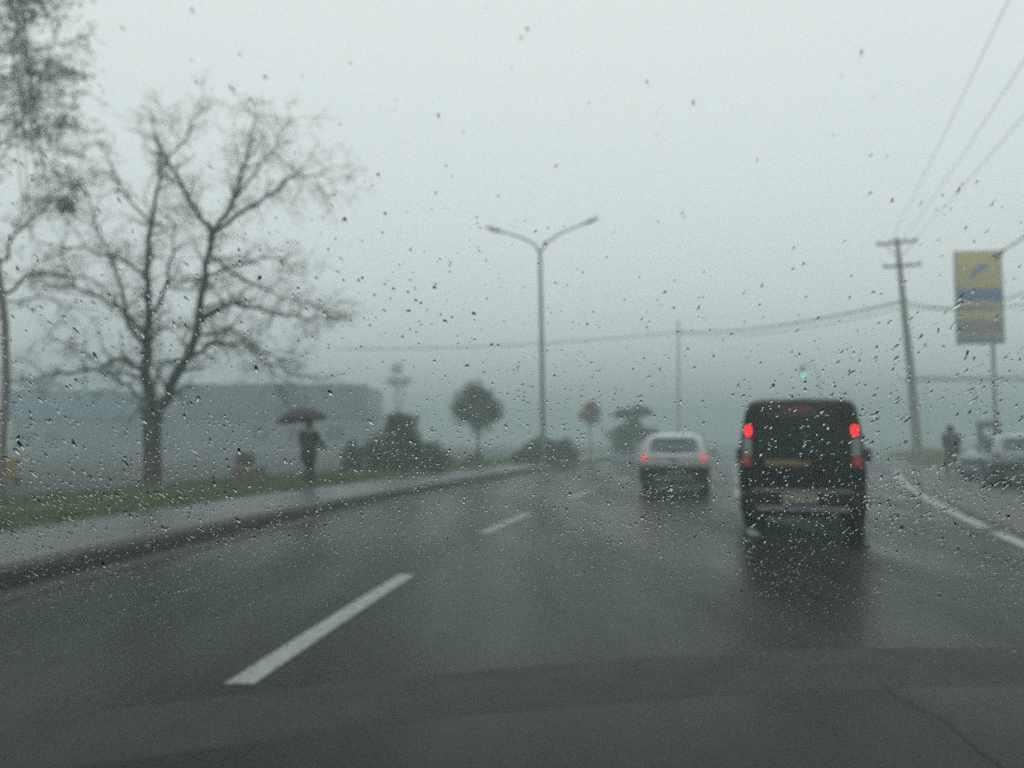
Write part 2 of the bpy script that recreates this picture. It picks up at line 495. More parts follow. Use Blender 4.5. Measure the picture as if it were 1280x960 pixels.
def wheel(parent, x, y, r, wd, rim_m):
    sx = 1 if x > 0 else -1
    bm = bmesh.new()
    lathe(bm, [(r * .62, -wd / 2), (r * .93, -wd / 2), (r, -wd * .36), (r, wd * .36), (r * .93, wd / 2), (r * .62, wd / 2)], 28, 'x')
    o = mesh('wheel', bm, M['tyre'], parent); o.location = (x, y, r)
    bm = bmesh.new()
    lathe(bm, [(r * .60, -wd * .38), (r * .60, wd * .3)], 24, 'x')
    for k in range(7):
        a = 2 * PI * k / 7
        tube(bm, [(sx * wd * .42, 0, 0), (sx * wd * .42, r * .6 * math.cos(a), r * .6 * math.sin(a))], [.03, .022], 6)
    mesh('rim', bm, rim_m, o)
    # the dark arch round the wheel
    bm = bmesh.new(); n = 18
    ring = []
    for k in range(n + 1):
        a = -.25 + (PI + .5) * k / n
        ring.append([bm.verts.new((x + sx * dx, y + q * math.cos(a), r + q * math.sin(a))) for q, dx in ((r * 1.04, wd * .44), (r * 1.04, wd * .62), (r * 1.2, wd * .62), (r * 1.24, wd * .40))])
    for a, b in zip(ring, ring[1:]):
        for i in range(3): bm.faces.new((a[i], a[i + 1], b[i + 1], b[i]))
    mesh('wheel_arch', bm, M['black'], parent)

red_hi = emit('brake_lamp_lit', (1, .004, .006), 3.6, (.4, .01, .01))
red_lo = mat('red_lens', (.28, .012, .012), .2, .2, 20)
red_mid = emit('tail_lamp_lit', (1, .05, .07), .7, (.4, .01, .02))

def mirror(parent, x, y, z, sx, m):
    bm = bmesh.new(); tube(bm, [(x, y, z - .02), (x + sx * .10, y - .01, z)], [.03, .025], 8)
    box(bm, (min(x + sx * .08, x + sx * .25), y - .07, z - .05), (max(x + sx * .08, x + sx * .25), y + .05, z + .17), .025)
    return mesh('wing_mirror', bm, m, parent)

def build_van(loc, rz):
    t = thing('van', 'dark tall van with two lit red brake lamps high up at its rear corners', 'van', loc, rz)
    lean = lambda z: max(0, z - .95) ** 1.2 * .16
    s = Shell(4.1, 1.76, 1.92, .24,
              [(0, 1.84), (.05, 1.88), (.3, 1.92), (1.5, 1.92), (2.5, 1.86), (2.8, 1.74), (3.35, 1.18), (3.6, 1.08), (3.95, .95), (4.05, .8), (4.1, .6)],
              .98, .14, lean, [(0, .945), (.012, .965), (.05, .985), (.12, 1), (3.2, 1), (3.8, .92), (4.1, .8)])
    s.build(M['van'], t)
    s.rear_panel('rear_window', -.60, .60, 1.03, 1.70, M['glass'], t, r=.09, taper=.09, bulge=.015)
    # sticker-like yellowish strip at the foot of the window
    s.rear_panel('window_sticker', -.50, .12, .93, 1.03, mat('faded_yellow_sticker', (.13, .085, .018), .6, .5, 12), t, r=.02, th=.022, nz=6)
    s.rear_panel('tailgate', -.66, .66, .55, .925, M['van'], t, r=.05, th=.016)
    for sx in (-1, 1):
        x0, x1 = sorted((sx * .695, sx * .765))
        s.rear_panel('brake_lamp', x0, x1, 1.385, 1.515, red_hi, t, r=.03, th=.03)
        y0, y1 = sorted((sx * .685, sx * .80))
        s.rear_panel('lamp_cluster', y0, y1, 1.08, 1.35, mat('clear_lens', (.16, .17, .17), .2, .3, 15), t, r=.03, th=.022)
        o = s.rear_panel('tail_lamp', *sorted((sx * .69, sx * .825)), .93, 1.07, red_lo, t, r=.03, th=.026)
        mirror(t, sx * .86, 2.75, 1.0, sx, M['black'])
        s.side_patch('side_window', .35, 1.35, 1.06, 1.58, M['glass'], t, sx, .05, -.02)
        s.side_patch('side_window', 1.45, 2.75, 1.06, 1.58, M['glass'], t, sx, .02, -.35)
        for yy in (.72, 3.35): wheel(t, sx * .755, yy, .335, .21, M['rim'])
    bm = bmesh.new(); box(bm, (-.855, -.10, .33), (.855, .2, .60), .04); bump = mesh('bumper', bm, M['black'], t)
    bm = bmesh.new(); box(bm, (-.66, -.118, .565), (.66, -.09, .61), .01); mesh('bumper_strip', bm, M['chrome'], t)
    bm = bmesh.new(); box(bm, (-.62, -.125, .30), (.62, -.085, .365), .01); mesh('bumper_strip', bm, M['galv'], t)
    bm = bmesh.new(); box(bm, (-.26, -.132, .41), (.22, -.10, .555), .006); mesh('number_plate', bm, M['plate'], t)
    bm = bmesh.new(); box(bm, (-.07, -.03, .80), (.07, .0, .83), .006); mesh('door_handle', bm, M['black'], t)
    bm = bmesh.new(); tube(bm, [(.05, -.03, 1.01), (.05, -.035, 1.05), (-.28, .0, 1.16)], [.018, .012, .007], 6); mesh('rear_wiper', bm, M['black'], t)
    bm = bmesh.new(); box(bm, (-.62, .0, .2), (.62, 3.9, .30)); mesh('underbody', bm, M['black'], t)
    bm = bmesh.new(); tube(bm, [(.45, -.08, .26), (.45, .4, .27)], .03, 12); mesh('exhaust_pipe', bm, M['galv'], t)
    s.rear_panel('high_brake_lamp', -.16, .16, 1.735, 1.765, red_lo, t, r=.01, th=.02, nz=4)
    return t

def build_hatch(name, label, loc, rz, paint, lit, L=3.85, Wd=1.68, H=1.50, clad=True):
    t = thing(name, label, 'car', loc, rz)
    lean = lambda z: max(0, z - .92) ** 1.15 * .55
    s = Shell(L, Wd, H, .22,
              [(0, 1.28), (.03, 1.40), (.3, 1.47), (.9, H), (1.7, H), (2.2, 1.44), (2.85, 1.02), (3.1, .97), (L - .25, .84), (L - .08, .7), (L, .5)],
              .93, .20, lean, [(0, .90), (.012, .93), (.05, .97), (.15, 1), (2.9, 1), (L - .4, .92), (L, .74)], 1.0)
    s.build(paint, t)
    s.rear_panel('rear_window', -.62, .62, 1.0, 1.37, M['haze_glass'], t, r=.13, taper=.12, bulge=.02)
    s.rear_panel('tailgate', -.52, .52, .70, .985, paint, t, r=.05, th=.014)
    for sx in (-1, 1):
        s.rear_panel('tail_lamp', *sorted((sx * .66, sx * .79)), .81, .945, red_mid if lit else red_lo, t, r=.045, th=.02)
        s.side_patch('side_window', .55, 1.35, .99, 1.38, M['glass'], t, sx, .12, -.02)
        s.side_patch('side_window', 1.42, 2.75, .99, 1.38, M['glass'], t, sx, .02, -.55)
        mirror(t, sx * .82, 2.45, .98, sx, paint)
        for yy in (.65, L - .72): wheel(t, sx * .735, yy, .31, .19, M['rim'])
        bm = bmesh.new()
        lathe(bm, [(.02, -.05), (.095, -.03), (.11, .03), (.09, .06)], 16, 'x')
        for v in bm.verts: v.co = Vector((sx * .60 + v.co.y * 1.35, L - .20 + v.co.x - abs(v.co.y) * .2, .70 + v.co.z))
        mesh('headlight', bm, mat('headlamp_lens', (.5, .52, .52), .12, .1, 20), t)
    # windscreen
    bm = bmesh.new(); A = []
    for i in range(7):
        q = i / 6; y = 2.25 + .55 * q; z = s.top(y) + .012; hw = s.half(y, z) * (.80 + .02 * q) - .02
        A.append([bm.verts.new((hw * k / 4, s.sheary(y, z), z + .012 * (1 - (k / 4) ** 2))) for k in range(-4, 5)])
    for i in range(6):
        for j in range(8): bm.faces.new((A[i][j], A[i][j + 1], A[i + 1][j + 1], A[i + 1][j]))
    o = mesh('windscreen', bm, M['glass'], t); md = o.modifiers.new('solid', 'SOLIDIFY'); md.thickness = .01
    bm = bmesh.new(); box(bm, (-.84, -.12, .30), (.84, .22, .67 if clad else .56), .05); mesh('bumper', bm, M['black'] if clad else paint, t)
    bm = bmesh.new(); box(bm, (-.50, -.14, .33), (.50, -.10, .41), .015); mesh('skid_plate', bm, M['chrome'], t)
    bm = bmesh.new(); box(bm, (-.20, -.135, .49), (.20, -.11, .60), .006); mesh('number_plate', bm, mat('dark_plate', (.08, .08, .08), .5, .3, 30), t)
    bm = bmesh.new(); box(bm, (-.80, L - .24, .22), (.80, L + .04, .52), .06); mesh('front_bumper', bm, M['black'] if clad else paint, t)
    bm = bmesh.new(); box(bm, (-.40, L - .10, .52), (.40, L + .02, .64), .02); mesh('grille', bm, M['black'], t)
    bm = bmesh.new(); box(bm, (-.6, .05, .17), (.6, L - .2, .26)); mesh('underbody', bm, M['black'], t)
    bm = bmesh.new(); tube(bm, [(.0, .0, .985), (.0, -.02, 1.02), (-.22, .06, 1.08)], [.018, .012, .006], 6); mesh('rear_wiper', bm, M['black'], t)
    bm = bmesh.new(); box(bm, (-.09, -.022, .80), (.09, .0, .835), .008); mesh('door_handle', bm, M['black'], t)
    if clad:
        for sx in (-1, 1):
            s.side_patch('side_cladding', .2, L - .35, .24, .42, M['black'], t, sx, th=.012)
            bm = bmesh.new()
            tube(bm, [(sx * .54, .55, 1.485), (sx * .54, .65, 1.53), (sx * .54, 1.7, 1.53), (sx * .54, 1.8, 1.475)], .014, 8)
            mesh('roof_rail', bm, M['galv'], t)
    return t

build_van((4.15, 12.45, 0), -.33)
build_hatch('car', 'white hatchback with black lower bumper and small red tail lamps, driving ahead of the van', (4.02, 21.6, 0), -.235, M['white'], True)
p = W(1212, 551, 29.5)
build_hatch('car', 'grey green hatchback seen past its neighbour, only its nose and front wheel showing', (p.x + 3.6, 30.9, .008), 1.95, mat('grey_green_paint', (.15, .19, .195), .35, .1, 3, coat=.8), False, clad=False)
p = W(1283, 551, 24.0)
build_hatch('car', 'pale silver green hatchback on the forecourt, tail towards the road, cut by the frame', (p.x, 24.0, .008), -.42, M['teal'], False)

# ------------------------------------------------------------------ people
def skin(name, chains, m, parent, lvl=2):
    """chains of (point, radius); the first point of a later chain may repeat an earlier point to join it"""
    vs, es, rs, key = [], [], [], {}
    for ch in chains:
        prev = None
        for p, r in ch:
            k = tuple(round(c, 4) for c in p)
            if k not in key:
                key[k] = len(vs); vs.append(p); rs.append(r)
            i = key[k]
            if prev is not None and prev != i: es.append((prev, i))
            prev = i
    me = bpy.data.meshes.new(name); me.from_pydata(vs, es, [])
    me.materials.append(m)
    o = bpy.data.objects.new(name, me); C.objects.link(o); o.parent = parent
    md = o.modifiers.new('skin', 'SKIN'); md.use_smooth_shade = True
    sv = me.skin_vertices[0].data
    for i, r in enumerate(rs):
        sv[i].radius = r if isinstance(r, tuple) else (r, r); sv[i].use_root = (i == 0)
    sb = o.modifiers.new('sub', 'SUBSURF'); sb.levels = lvl; sb.render_levels = lvl
    return o

def hand_chains(wr, d, side, curl=.5):
    """palm and five fingers from the wrist WR along D"""
    wr = Vector(wr); d = Vector(d).normalized(); side = Vector(side).normalized(); nrm = d.cross(side)
    palm = wr + d * .05; k = wr + d * .09
    ch = [[(tuple(wr), .026), (tuple(palm), (.036, .02)), (tuple(k), (.038, .016))]]
    for i, (o, ln) in enumerate(((-.030, .062), (-.010, .075), (.010, .070), (.029, .055))):
        a = k + side * o + d * .008
        b = a + d * ln * .5 + nrm * ln * .25 * curl
        c = b + d * ln * .3 + nrm * ln * .45 * curl
        ch.append([(tuple(k), (.038, .016)), (tuple(a), .009), (tuple(b), .0085), (tuple(c), .0075)])
    a = palm - side * .035
    ch.append([(tuple(palm), (.036, .02)), (tuple(a), .011), (tuple(a - side * .012 + d * .035 + nrm * .012), .009), (tuple(a - side * .006 + d * .055 + nrm * .02), .008)])
    return ch

skin_m = mat('skin', (.35, .22, .16), .55, .1, 20)
def head(parent, c, m, yaw=0.0):
    bm = bmesh.new(); bmesh.ops.create_uvsphere(bm, u_segments=24, v_segments=18, radius=1)
    for v in bm.verts:
        x, y, z = v.co
        nx, ny, nz = x * .074, y * .093, z * .112
        if z < -.2: nx *= 1 - .28 * (-z - .2); ny *= 1 - .10 * (-z)
        if y > .8 and abs(x) < .3 and -.35 < z < .15: ny += .022 * (1 - abs(x) / .3)        # nose
        if y > .7 and abs(x) > .25 and abs(x) < .55 and .05 < z < .3: ny -= .008             # eye sockets
        if y > .75 and abs(x) < .4 and -.62 < z < -.42: ny += .006                          # mouth
        v.co = (nx, ny, nz)
    for sx in (-1, 1):
        r = bmesh.ops.create_uvsphere(bm, u_segments=8, v_segments=6, radius=1)
        for v in r['verts']: v.co = Vector((sx * .077 + v.co.x * .009, v.co.y * .017 - .005, v.co.z * .030))
    o = mesh('head', bm, m, parent); o.location = c; o.rotation_euler = (0, 0, yaw); return o

def person(label, loc, rz, hgt, joints, cols, hood=False, group=None):
    """joints in metres for a figure 1.7 m tall that faces +y; scaled to HGT"""
    k = hgt / 1.7
    t = thing('person', label, 'person', loc, rz)
    t.scale = (k, k, k)
    J = {a: Vector(b) for a, b in joints.items()}
    T = lambda n: tuple(J[n])
    mid = lambda a, b, f: tuple(J[a].lerp(J[b], f))
    base = [[(T('pelvis'), (.13, .10)), (T('waist'), (.12, .09)), (T('chest'), (.15, .105)), (T('neck0'), (.075, .065)), (T('neck1'), .052)]]
    for s_ in ('l', 'r'):
        base.append([(T('pelvis'), (.13, .10)), (T('hip' + s_), .085), (mid('hip' + s_, 'knee' + s_, .5), .078), (T('knee' + s_), .055), (mid('knee' + s_, 'ank' + s_, .35), .052), (T('ank' + s_), .036), (tuple(J['ank' + s_] + Vector((0, .10, -.05))), .032)])
        base.append([(T('chest'), (.15, .105)), (T('sh' + s_), .055), (T('el' + s_), .040), (T('wr' + s_), .027)])
        d = J['wr' + s_] - J['el' + s_]
        sd = Vector((0, 1, 0)).cross(d); sd = sd if sd.length > .05 else Vector((1, 0, 0))
        base += hand_chains(T('wr' + s_), d, Vector((0, 1, 0)) - d.normalized() * d.normalized().y, .6)
    skin('body', base, skin_m, t)
    coat = [[(tuple(J['pelvis'] + Vector((0, 0, -.34))), (.225, .19)), (tuple(J['pelvis'] + Vector((0, 0, -.14))), (.24, .19)), (T('pelvis'), (.235, .19)), (T('waist'), (.225, .18)), (T('chest'), (.225, .17)), (tuple(J['neck0'] + Vector((0, 0, -.03))), (.10, .09)), (tuple(J['neck0'] + Vector((0, 0, .03))), (.075, .075))]]
    for s_ in ('l', 'r'):
        coat.append([(T('chest'), (.225, .17)), (T('sh' + s_), .105), (mid('sh' + s_, 'el' + s_, .6), .085), (T('el' + s_), .075), (mid('el' + s_, 'wr' + s_, .95), .045)])
    skin('coat', coat, cols[0], t)
    for s_ in ('l', 'r'):
        pass
    tr = [[(tuple(J['pelvis'] + Vector((0, 0, .02))), (.15, .12)), (tuple(J['pelvis'] + Vector((0, 0, -.05))), (.15, .12))]]
    for s_ in ('l', 'r'):
        tr.append([(tuple(J['pelvis'] + Vector((0, 0, -.05))), (.15, .12)), (T('hip' + s_), .10), (mid('hip' + s_, 'knee' + s_, .5), .088), (T('knee' + s_), .068), (mid('knee' + s_, 'ank' + s_, .5), .064), (mid('knee' + s_, 'ank' + s_, .96), .055)])
    skin('trousers', tr, cols[1], t)
    for s_ in ('l', 'r'):
        a = J['ank' + s_]
        skin('shoe', [[(tuple(a + Vector((0, -.05, -.04))), (.044, .036)), (tuple(a + Vector((0, .04, -.045))), (.046, .036)), (tuple(a + Vector((0, .16, -.055))), (.042, .026))]], M['black'], t)
    hc = J['neck1'] + Vector((0, .015, .12))
    h = head(t, hc, skin_m)
    bm = bmesh.new(); bmesh.ops.create_uvsphere(bm, u_segments=20, v_segments=14, radius=1)
    for v in bm.verts:
        x, y, z = v.co
        k2 = 1.12 + .05 * noise.noise((x * 3, y * 3, z * 3))
        v.co = (x * .078 * k2, y * .096 * k2 - .012, z * .113 * k2 + .008)
        if v.co.y > .045 and z < .45: v.co.y = .04; v.co.x *= .92
    if hood:
        for v in bm.verts: v.co = Vector((v.co.x * 1.25, v.co.y * 1.2 - .01, v.co.z * 1.18 - .005))
        mesh('hood', bm, cols[0], h)
    else: mesh('hair', bm, mat('hair', (.02, .015, .012), .7, .3, 40), h)
    return t, J, k

# person under an umbrella, walking along the verge edge
pg = W(386, 551, 21.6)
J1 = dict(pelvis=(0, 0, .92), waist=(0, 0, 1.08), chest=(0, .02, 1.28), neck0=(0, .02, 1.42), neck1=(0, .03, 1.48),
          hipl=(-.09, 0, .86), kneel=(-.05, .05, .48), ankl=(-.03, -.06, .09), hipr=(.09, 0, .86), kneer=(.05, .12, .48), ankr=(.04, .20, .09),
          shl=(-.19, .02, 1.37), ell=(-.25, .08, 1.12), wrl=(-.30, .24, 1.20), shr=(.19, .02, 1.37), elr=(.33, -.02, 1.13), wrr=(.47, .08, .97))
brown = mat('dark_brown_coat', (.012, .008, .008), .75, .4, 12, bump=.3)
navy = mat('dark_navy_cloth', (.012, .015, .022), .8, .35, 12, bump=.3)
p1, JJ, kk = person('person in a dark coat under an umbrella, walking along the grass verge', (pg.x, 21.6, .163), -.15, 1.62, J1, (brown, navy))
# umbrella: held in the left hand
um = thing('umbrella', 'dark open umbrella held over the walking person by the verge', 'umbrella', (0, 0, 0))
R_ = Matrix.Translation(p1.location) @ Matrix.Rotation(-.15, 4, 'Z') @ Matrix.Scale(kk, 4)
hnd = R_ @ (JJ['wrl'] + Vector((.05, .05, .04)))
top = hnd + Vector((-.10, .02, .80))
um.location = hnd
bm = bmesh.new(); tube(bm, [(0, 0, -.12), top - hnd + (top - hnd).normalized() * .06], .009, 8); mesh('shaft', bm, M['galv'], um)
bm = bmesh.new()
tube(bm, [(0, 0, -.06), (0, 0, -.20), (.01, .02, -.235), (.02, .05, -.23), (.02, .06, -.20)], .014, 8); mesh('handle', bm, M['black'], um)
ax = (top - hnd).normalized(); q = Vector((0, 0, 1)).rotation_difference(ax).to_matrix()
bm = bmesh.new(); rows = []; RR = .66
for i in range(9):
    a = i / 8 * .88; row = []
    for k in range(48):
        th = 2 * PI * k / 48; g = .5 + .5 * math.cos(8 * th)
        r = RR * math.sin(a * 1.35) / math.sin(.88 * 1.35) * (1 - (.05 * (1 - g)) * (i / 8) ** 2)
        z = -.33 * (1 - math.cos(a * 1.35)) / (1 - math.cos(.88 * 1.35)) - .02 * g * (i / 8) ** 2
        row.append(bm.verts.new(top - hnd + q @ Vector((max(r, .001) * math.cos(th), max(r, .001) * math.sin(th), z))))
    rows.append(row)
for a, b in zip(rows, rows[1:]):
    for k in range(48): bm.faces.new((a[k], a[(k + 1) % 48], b[(k + 1) % 48], b[k]))
uc = mesh('canopy', bm, mat('umbrella_cloth', (.022, .018, .018), .6, .3, 6), um); md = uc.modifiers.new('s', 'SOLIDIFY'); md.thickness = .003
for k in range(8):
    th = 2 * PI * k / 8; bm = bmesh.new(); pts = []
    for i in range(6):
        a = i / 5 * .88
        pts.append(top - hnd + q @ Vector((RR * math.sin(a * 1.35) / math.sin(.88 * 1.35) * math.cos(th), RR * math.sin(a * 1.35) / math.sin(.88 * 1.35) * math.sin(th), -.33 * (1 - math.cos(a * 1.35)) / (1 - math.cos(.88 * 1.35)) - .028)))
    tube(bm, pts, .003, 5); mesh('rib', bm, M['galv'], um)

J2 = dict(pelvis=(0, 0, .92), waist=(0, .02, 1.08), chest=(.02, .06, 1.28), neck0=(.02, .10, 1.41), neck1=(.02, .13, 1.47),
          hipl=(-.09, 0, .86), kneel=(-.08, .16, .50), ankl=(-.08, .14, .09), hipr=(.09, 0, .86), kneer=(.08, .02, .47), ankr=(.08, -.22, .12),
          shl=(-.19, .06, 1.36), ell=(-.24, .0, 1.10), wrl=(-.15, .20, 1.02), shr=(.21, .06, 1.36), elr=(.25, .02, 1.10), wrr=(.16, .2, 1.0))
dark = mat('dark_teal_jacket', (.012, .020, .024), .7, .35, 12, bump=.3)
pr = W(1190, 551, 33.0)
person('person in a dark hooded jacket walking across the forecourt with hands in front', (pr.x, 33, .008), .1, 1.86, J2, (dark, navy), hood=True)[0].scale.x *= 1.22

# ------------------------------------------------------------------ trees
def leaf_faces(vs, fs, c, r, n, size, squash=1.0):
    for _ in range(n):
        d = Vector((rnd.gauss(0, 1), rnd.gauss(0, 1), rnd.gauss(0, 1))).normalized() * r * rnd.random() ** .45
        p = Vector(c) + Vector((d.x, d.y, d.z * squash))
        a = Vector((rnd.gauss(0, 1), rnd.gauss(0, 1), rnd.gauss(0, .6))).normalized(); b = a.orthogonal().normalized()
        b = (Matrix.Rotation(rnd.uniform(0, 2 * PI), 3, a) @ b); c2 = a.cross(b)
        s = size * rnd.uniform(.6, 1.4); k = len(vs)
        vs += [tuple(p - b * s), tuple(p + c2 * s * .45), tuple(p + b * s), tuple(p - c2 * s * .45)]
        fs.append((k, k + 1, k + 2, k + 3))

def grow(bm, p, d, ln, r, depth, droop, tips, spread=.6, seg=4):
    """one wandering limb and its side shoots"""
    pts, rad = [p.copy()], [r]
    q = p.copy(); dd = d.normalized()
    for i in range(seg):
        dd = (dd + Vector((rnd.gauss(0, .16), rnd.gauss(0, .16), rnd.gauss(0, .12) - droop))).normalized()
        q = q + dd * ln / seg
        pts.append(q.copy()); rad.append(max(r * (1 - .75 * (i + 1) / seg), .003))
    tube(bm, pts, rad, 6 if r > .02 else (4 if r > .008 else 3), cap=False)
    if depth <= 0:
        tips.append(pts[-1]); return
    n = 4 if depth > 1 else 5
    for i in range(n):
        f = rnd.uniform(.2, 1.0); k = min(int(f * seg), seg - 1)
        b = pts[k].lerp(pts[k + 1], f * seg - k)
        base = (pts[k + 1] - pts[k]).normalized()
        sidev = Vector((rnd.gauss(0, 1), rnd.gauss(0, 1), rnd.gauss(0, .7) + .1)).normalized()
        nd = (base * (1 - spread) + sidev * spread).normalized()
        grow(bm, b, nd, ln * rnd.uniform(.42, .72), max(rad[k] * .55, .004), depth - 1, droop, tips, spread, max(2, seg - 1))

def limb(bm, pts, r0, r1, jit=0.05):
    out = []
    P = [Vector(p) for p in pts]
    for a, b in zip(P, P[1:]):
        for i in range(3): out.append(a.lerp(b, i / 3) + Vector((rnd.gauss(0, jit), rnd.gauss(0, jit), rnd.gauss(0, jit))) * (1 if i else 0))
    out.append(P[-1])
    n = len(out); tube(bm, out, [r0 + (r1 - r0) * (i / (n - 1)) ** .8 for i in range(n)], 10, cap=False)
    return out

def bare_tree():
    Y = 21.0
    b = W(190, 551, Y); base = Vector((b.x, Y, .15))
    t = thing('bare_tree', 'leafless tree with a trunk forking low, standing in the grass verge', 'tree', base)
    def q(u, v, dy=0.0): return W(u, v, Y + dy) - base
    bm = bmesh.new()
    tube(bm, [(0, 0, -.1), (0, 0, .05), q(191, 590), q(190, 560), q(190, 535), q(192, 512)], [.30, .25, .215, .20, .21, .20], 14)
    mesh('trunk', bm, M['bark'], t)
    guides = [  # (points, radius from, to)
        ([q(190, 530), q(186, 490, .1), q(183, 450, .2), q(186, 400, .2), q(183, 340, .3), q(190, 280, .4), q(200, 225, .6), q(196, 178, .7)], .16, .02),
        ([q(193, 530), q(212, 495, -.1), q(232, 450, -.2), q(247, 405, -.3), q(257, 350, -.3), q(264, 300, -.4), q(292, 250, -.5), q(308, 200, -.6), q(320, 148, -.6)], .15, .02),
        ([q(264, 300, -.4), q(244, 262, 0), q(222, 222, .4), q(205, 192, .6), q(190, 150, .8)], .07, .015),
        ([q(186, 400, .2), q(206, 360, -.3), q(218, 315, -.5), q(210, 270, -.7)], .06, .015),
        ([q(183, 445, .2), q(160, 405, .6), q(148, 350, 1.0), q(122, 290, 1.2), q(108, 240, 1.4)], .07, .012),
        ([q(184, 470, .1), q(158, 450, -.6), q(110, 462, -1.2), q(60, 470, -1.6), q(12, 478, -1.8)], .07, .012),
        ([q(186, 420, .2), q(150, 385, -.8), q(95, 360, -1.4), q(40, 352, -1.8)], .06, .012),
        ([q(232, 450, -.2), q(262, 430, .5), q(300, 428, 1.0), q(335, 455, 1.3), q(360, 492, 1.4)], .06, .012),
        ([q(249, 395, -.3), q(290, 378, -1), q(340, 392, -1.5), q(385, 400, -1.7), q(410, 398, -1.8)], .06, .012),
        ([q(258, 345, -.3), q(300, 330, .8), q(345, 322, 1.2), q(378, 345, 1.5)], .05, .012),
        ([q(268, 290, -.4), q(310, 260, -1), q(345, 240, -1.4), q(370, 216, -1.7), q(400, 218, -1.8)], .055, .012),
        ([q(292, 250, -.5), q(330, 200, .3), q(362, 150, .6)], .035, .01),
        ([q(190, 280, .4), q(150, 230, 1), q(125, 180, 1.3)], .04, .01),
        ([q(200, 215, .6), q(235, 170, .2), q(250, 140, 0)], .03, .01),
        ([q(188, 500, .1), q(150, 478, .9), q(105, 440, 1.5), q(60, 420, 1.9)], .05, .012),
        ([q(240, 425, -.2), q(285, 410, -1.0), q(330, 440, -1.6), q(372, 470, -2.0)], .05, .012),
        ([q(262, 320, -.3), q(305, 350, -.6), q(350, 372, -.9), q(395, 385, -1.0)], .045, .012),
        ([q(183, 340, .3), q(140, 320, -.5), q(90, 310, -1.2), q(45, 330, -1.6)], .045, .01),
    ]
    for pts, r0, r1 in guides:
        bm = bmesh.new(); path = limb(bm, pts, r0, r1, .05)
        tips = []
        n = len(path)
        for i in range(2, n):
            f = i / n
            for _ in range(2 + (i % 3 == 0)):
                if rnd.random() < .9:
                    d = (path[i] - path[i - 1]).normalized()
                    sv = Vector((rnd.gauss(0, 1), rnd.gauss(0, 1), rnd.gauss(0, .8) + .25)).normalized()
                    grow(bm, path[i], (d * .45 + sv * .55), rnd.uniform(.45, .95), r0 * (1 - f) * .28 + .009, 2, .055, tips)
        mesh('branch', bm, M['bark'], t)
    return t
bare_tree()

def left_tree():
    Y = 18.5
    b = W(2, 551, Y); base = Vector((b.x, Y, .15))
    t = thing('brown_leaved_tree', 'tree cut by the frame edge, its twigs still hung with brown leaves', 'tree', base)
    def q(u, v, dy=0.0): return W(u, v, Y + dy) - base
    bm = bmesh.new(); tube(bm, [(0, 0, -.1), q(3, 560), q(8, 480), q(6, 400), q(-4, 330)], [.12, .085, .08, .08, .08], 12)
    mesh('trunk', bm, mat('pale_bark', (.16, .14, .125), .75, .3, 6, bump=.8), t)
    guides = [([q(-4, 330), q(-40, 240), q(-90, 120), q(-110, -60), q(-120, -200)], .10, .03),
              ([q(-4, 330), q(20, 290, -.3), q(55, 262, -.5), q(95, 235, -.6)], .04, .01),
              ([q(0, 370), q(35, 345, .4), q(80, 345, .6), q(120, 352, .7)], .045, .012),
              ([q(4, 400), q(-20, 380, .3), q(40, 372, .8), q(95, 385, 1.0)], .035, .01)]
    for k in range(26):      # long feathery boughs sweeping up and out over the road side
        v = -120 + k * 15 + rnd.uniform(-16, 16); e = rnd.uniform(35, 104); g_ = rnd.uniform(.5, 1.5) - max(0, v - 150) * .18
        y_ = rnd.uniform(-1.2, 1.2)
        guides.append(([q(-110, v + 95 * g_, 0), q(-50, v + 62 * g_, y_ * .4), q(10, v + 30 * g_, y_ * .8), q(e * .7, v + 12, y_), q(e, v + rnd.uniform(0, 14), y_)], .028, .005))
    lv, lf = [], []
    for gi, (pts, r0, r1) in enumerate(guides):
        bm = bmesh.new(); path = limb(bm, pts, r0, r1, .05); tips = []
        for i in range(2, len(path)):
            d = (path[i] - path[i - 1]).normalized()
            for _ in range(2):
                sv = Vector((rnd.gauss(0, 1), rnd.gauss(0, 1), rnd.gauss(0, .5) - .25)).normalized()
                grow(bm, path[i], d * .6 + sv * .4, rnd.uniform(.3, .6), .008, 1, .07, tips)
        mesh('branch', bm, M['bark'], t)
        for tp in tips:
            hi = tp.z > (W(0, 330, Y) - base).z
            if rnd.random() < (.95 if hi else .4): leaf_faces(lv, lf, tp, .11, rnd.choice((1, 2, 3, 5, 8)), .035)
    leaf_faces(lv, lf, q(82, 258, -.5), .20, 230, .045)
    pymesh('crown', lv, lf, mat('dead_leaves', (.075, .055, .045), .7, .5, 3, col2=(.14, .10, .08)), t, kind='stuff')
    return t
left_tree()

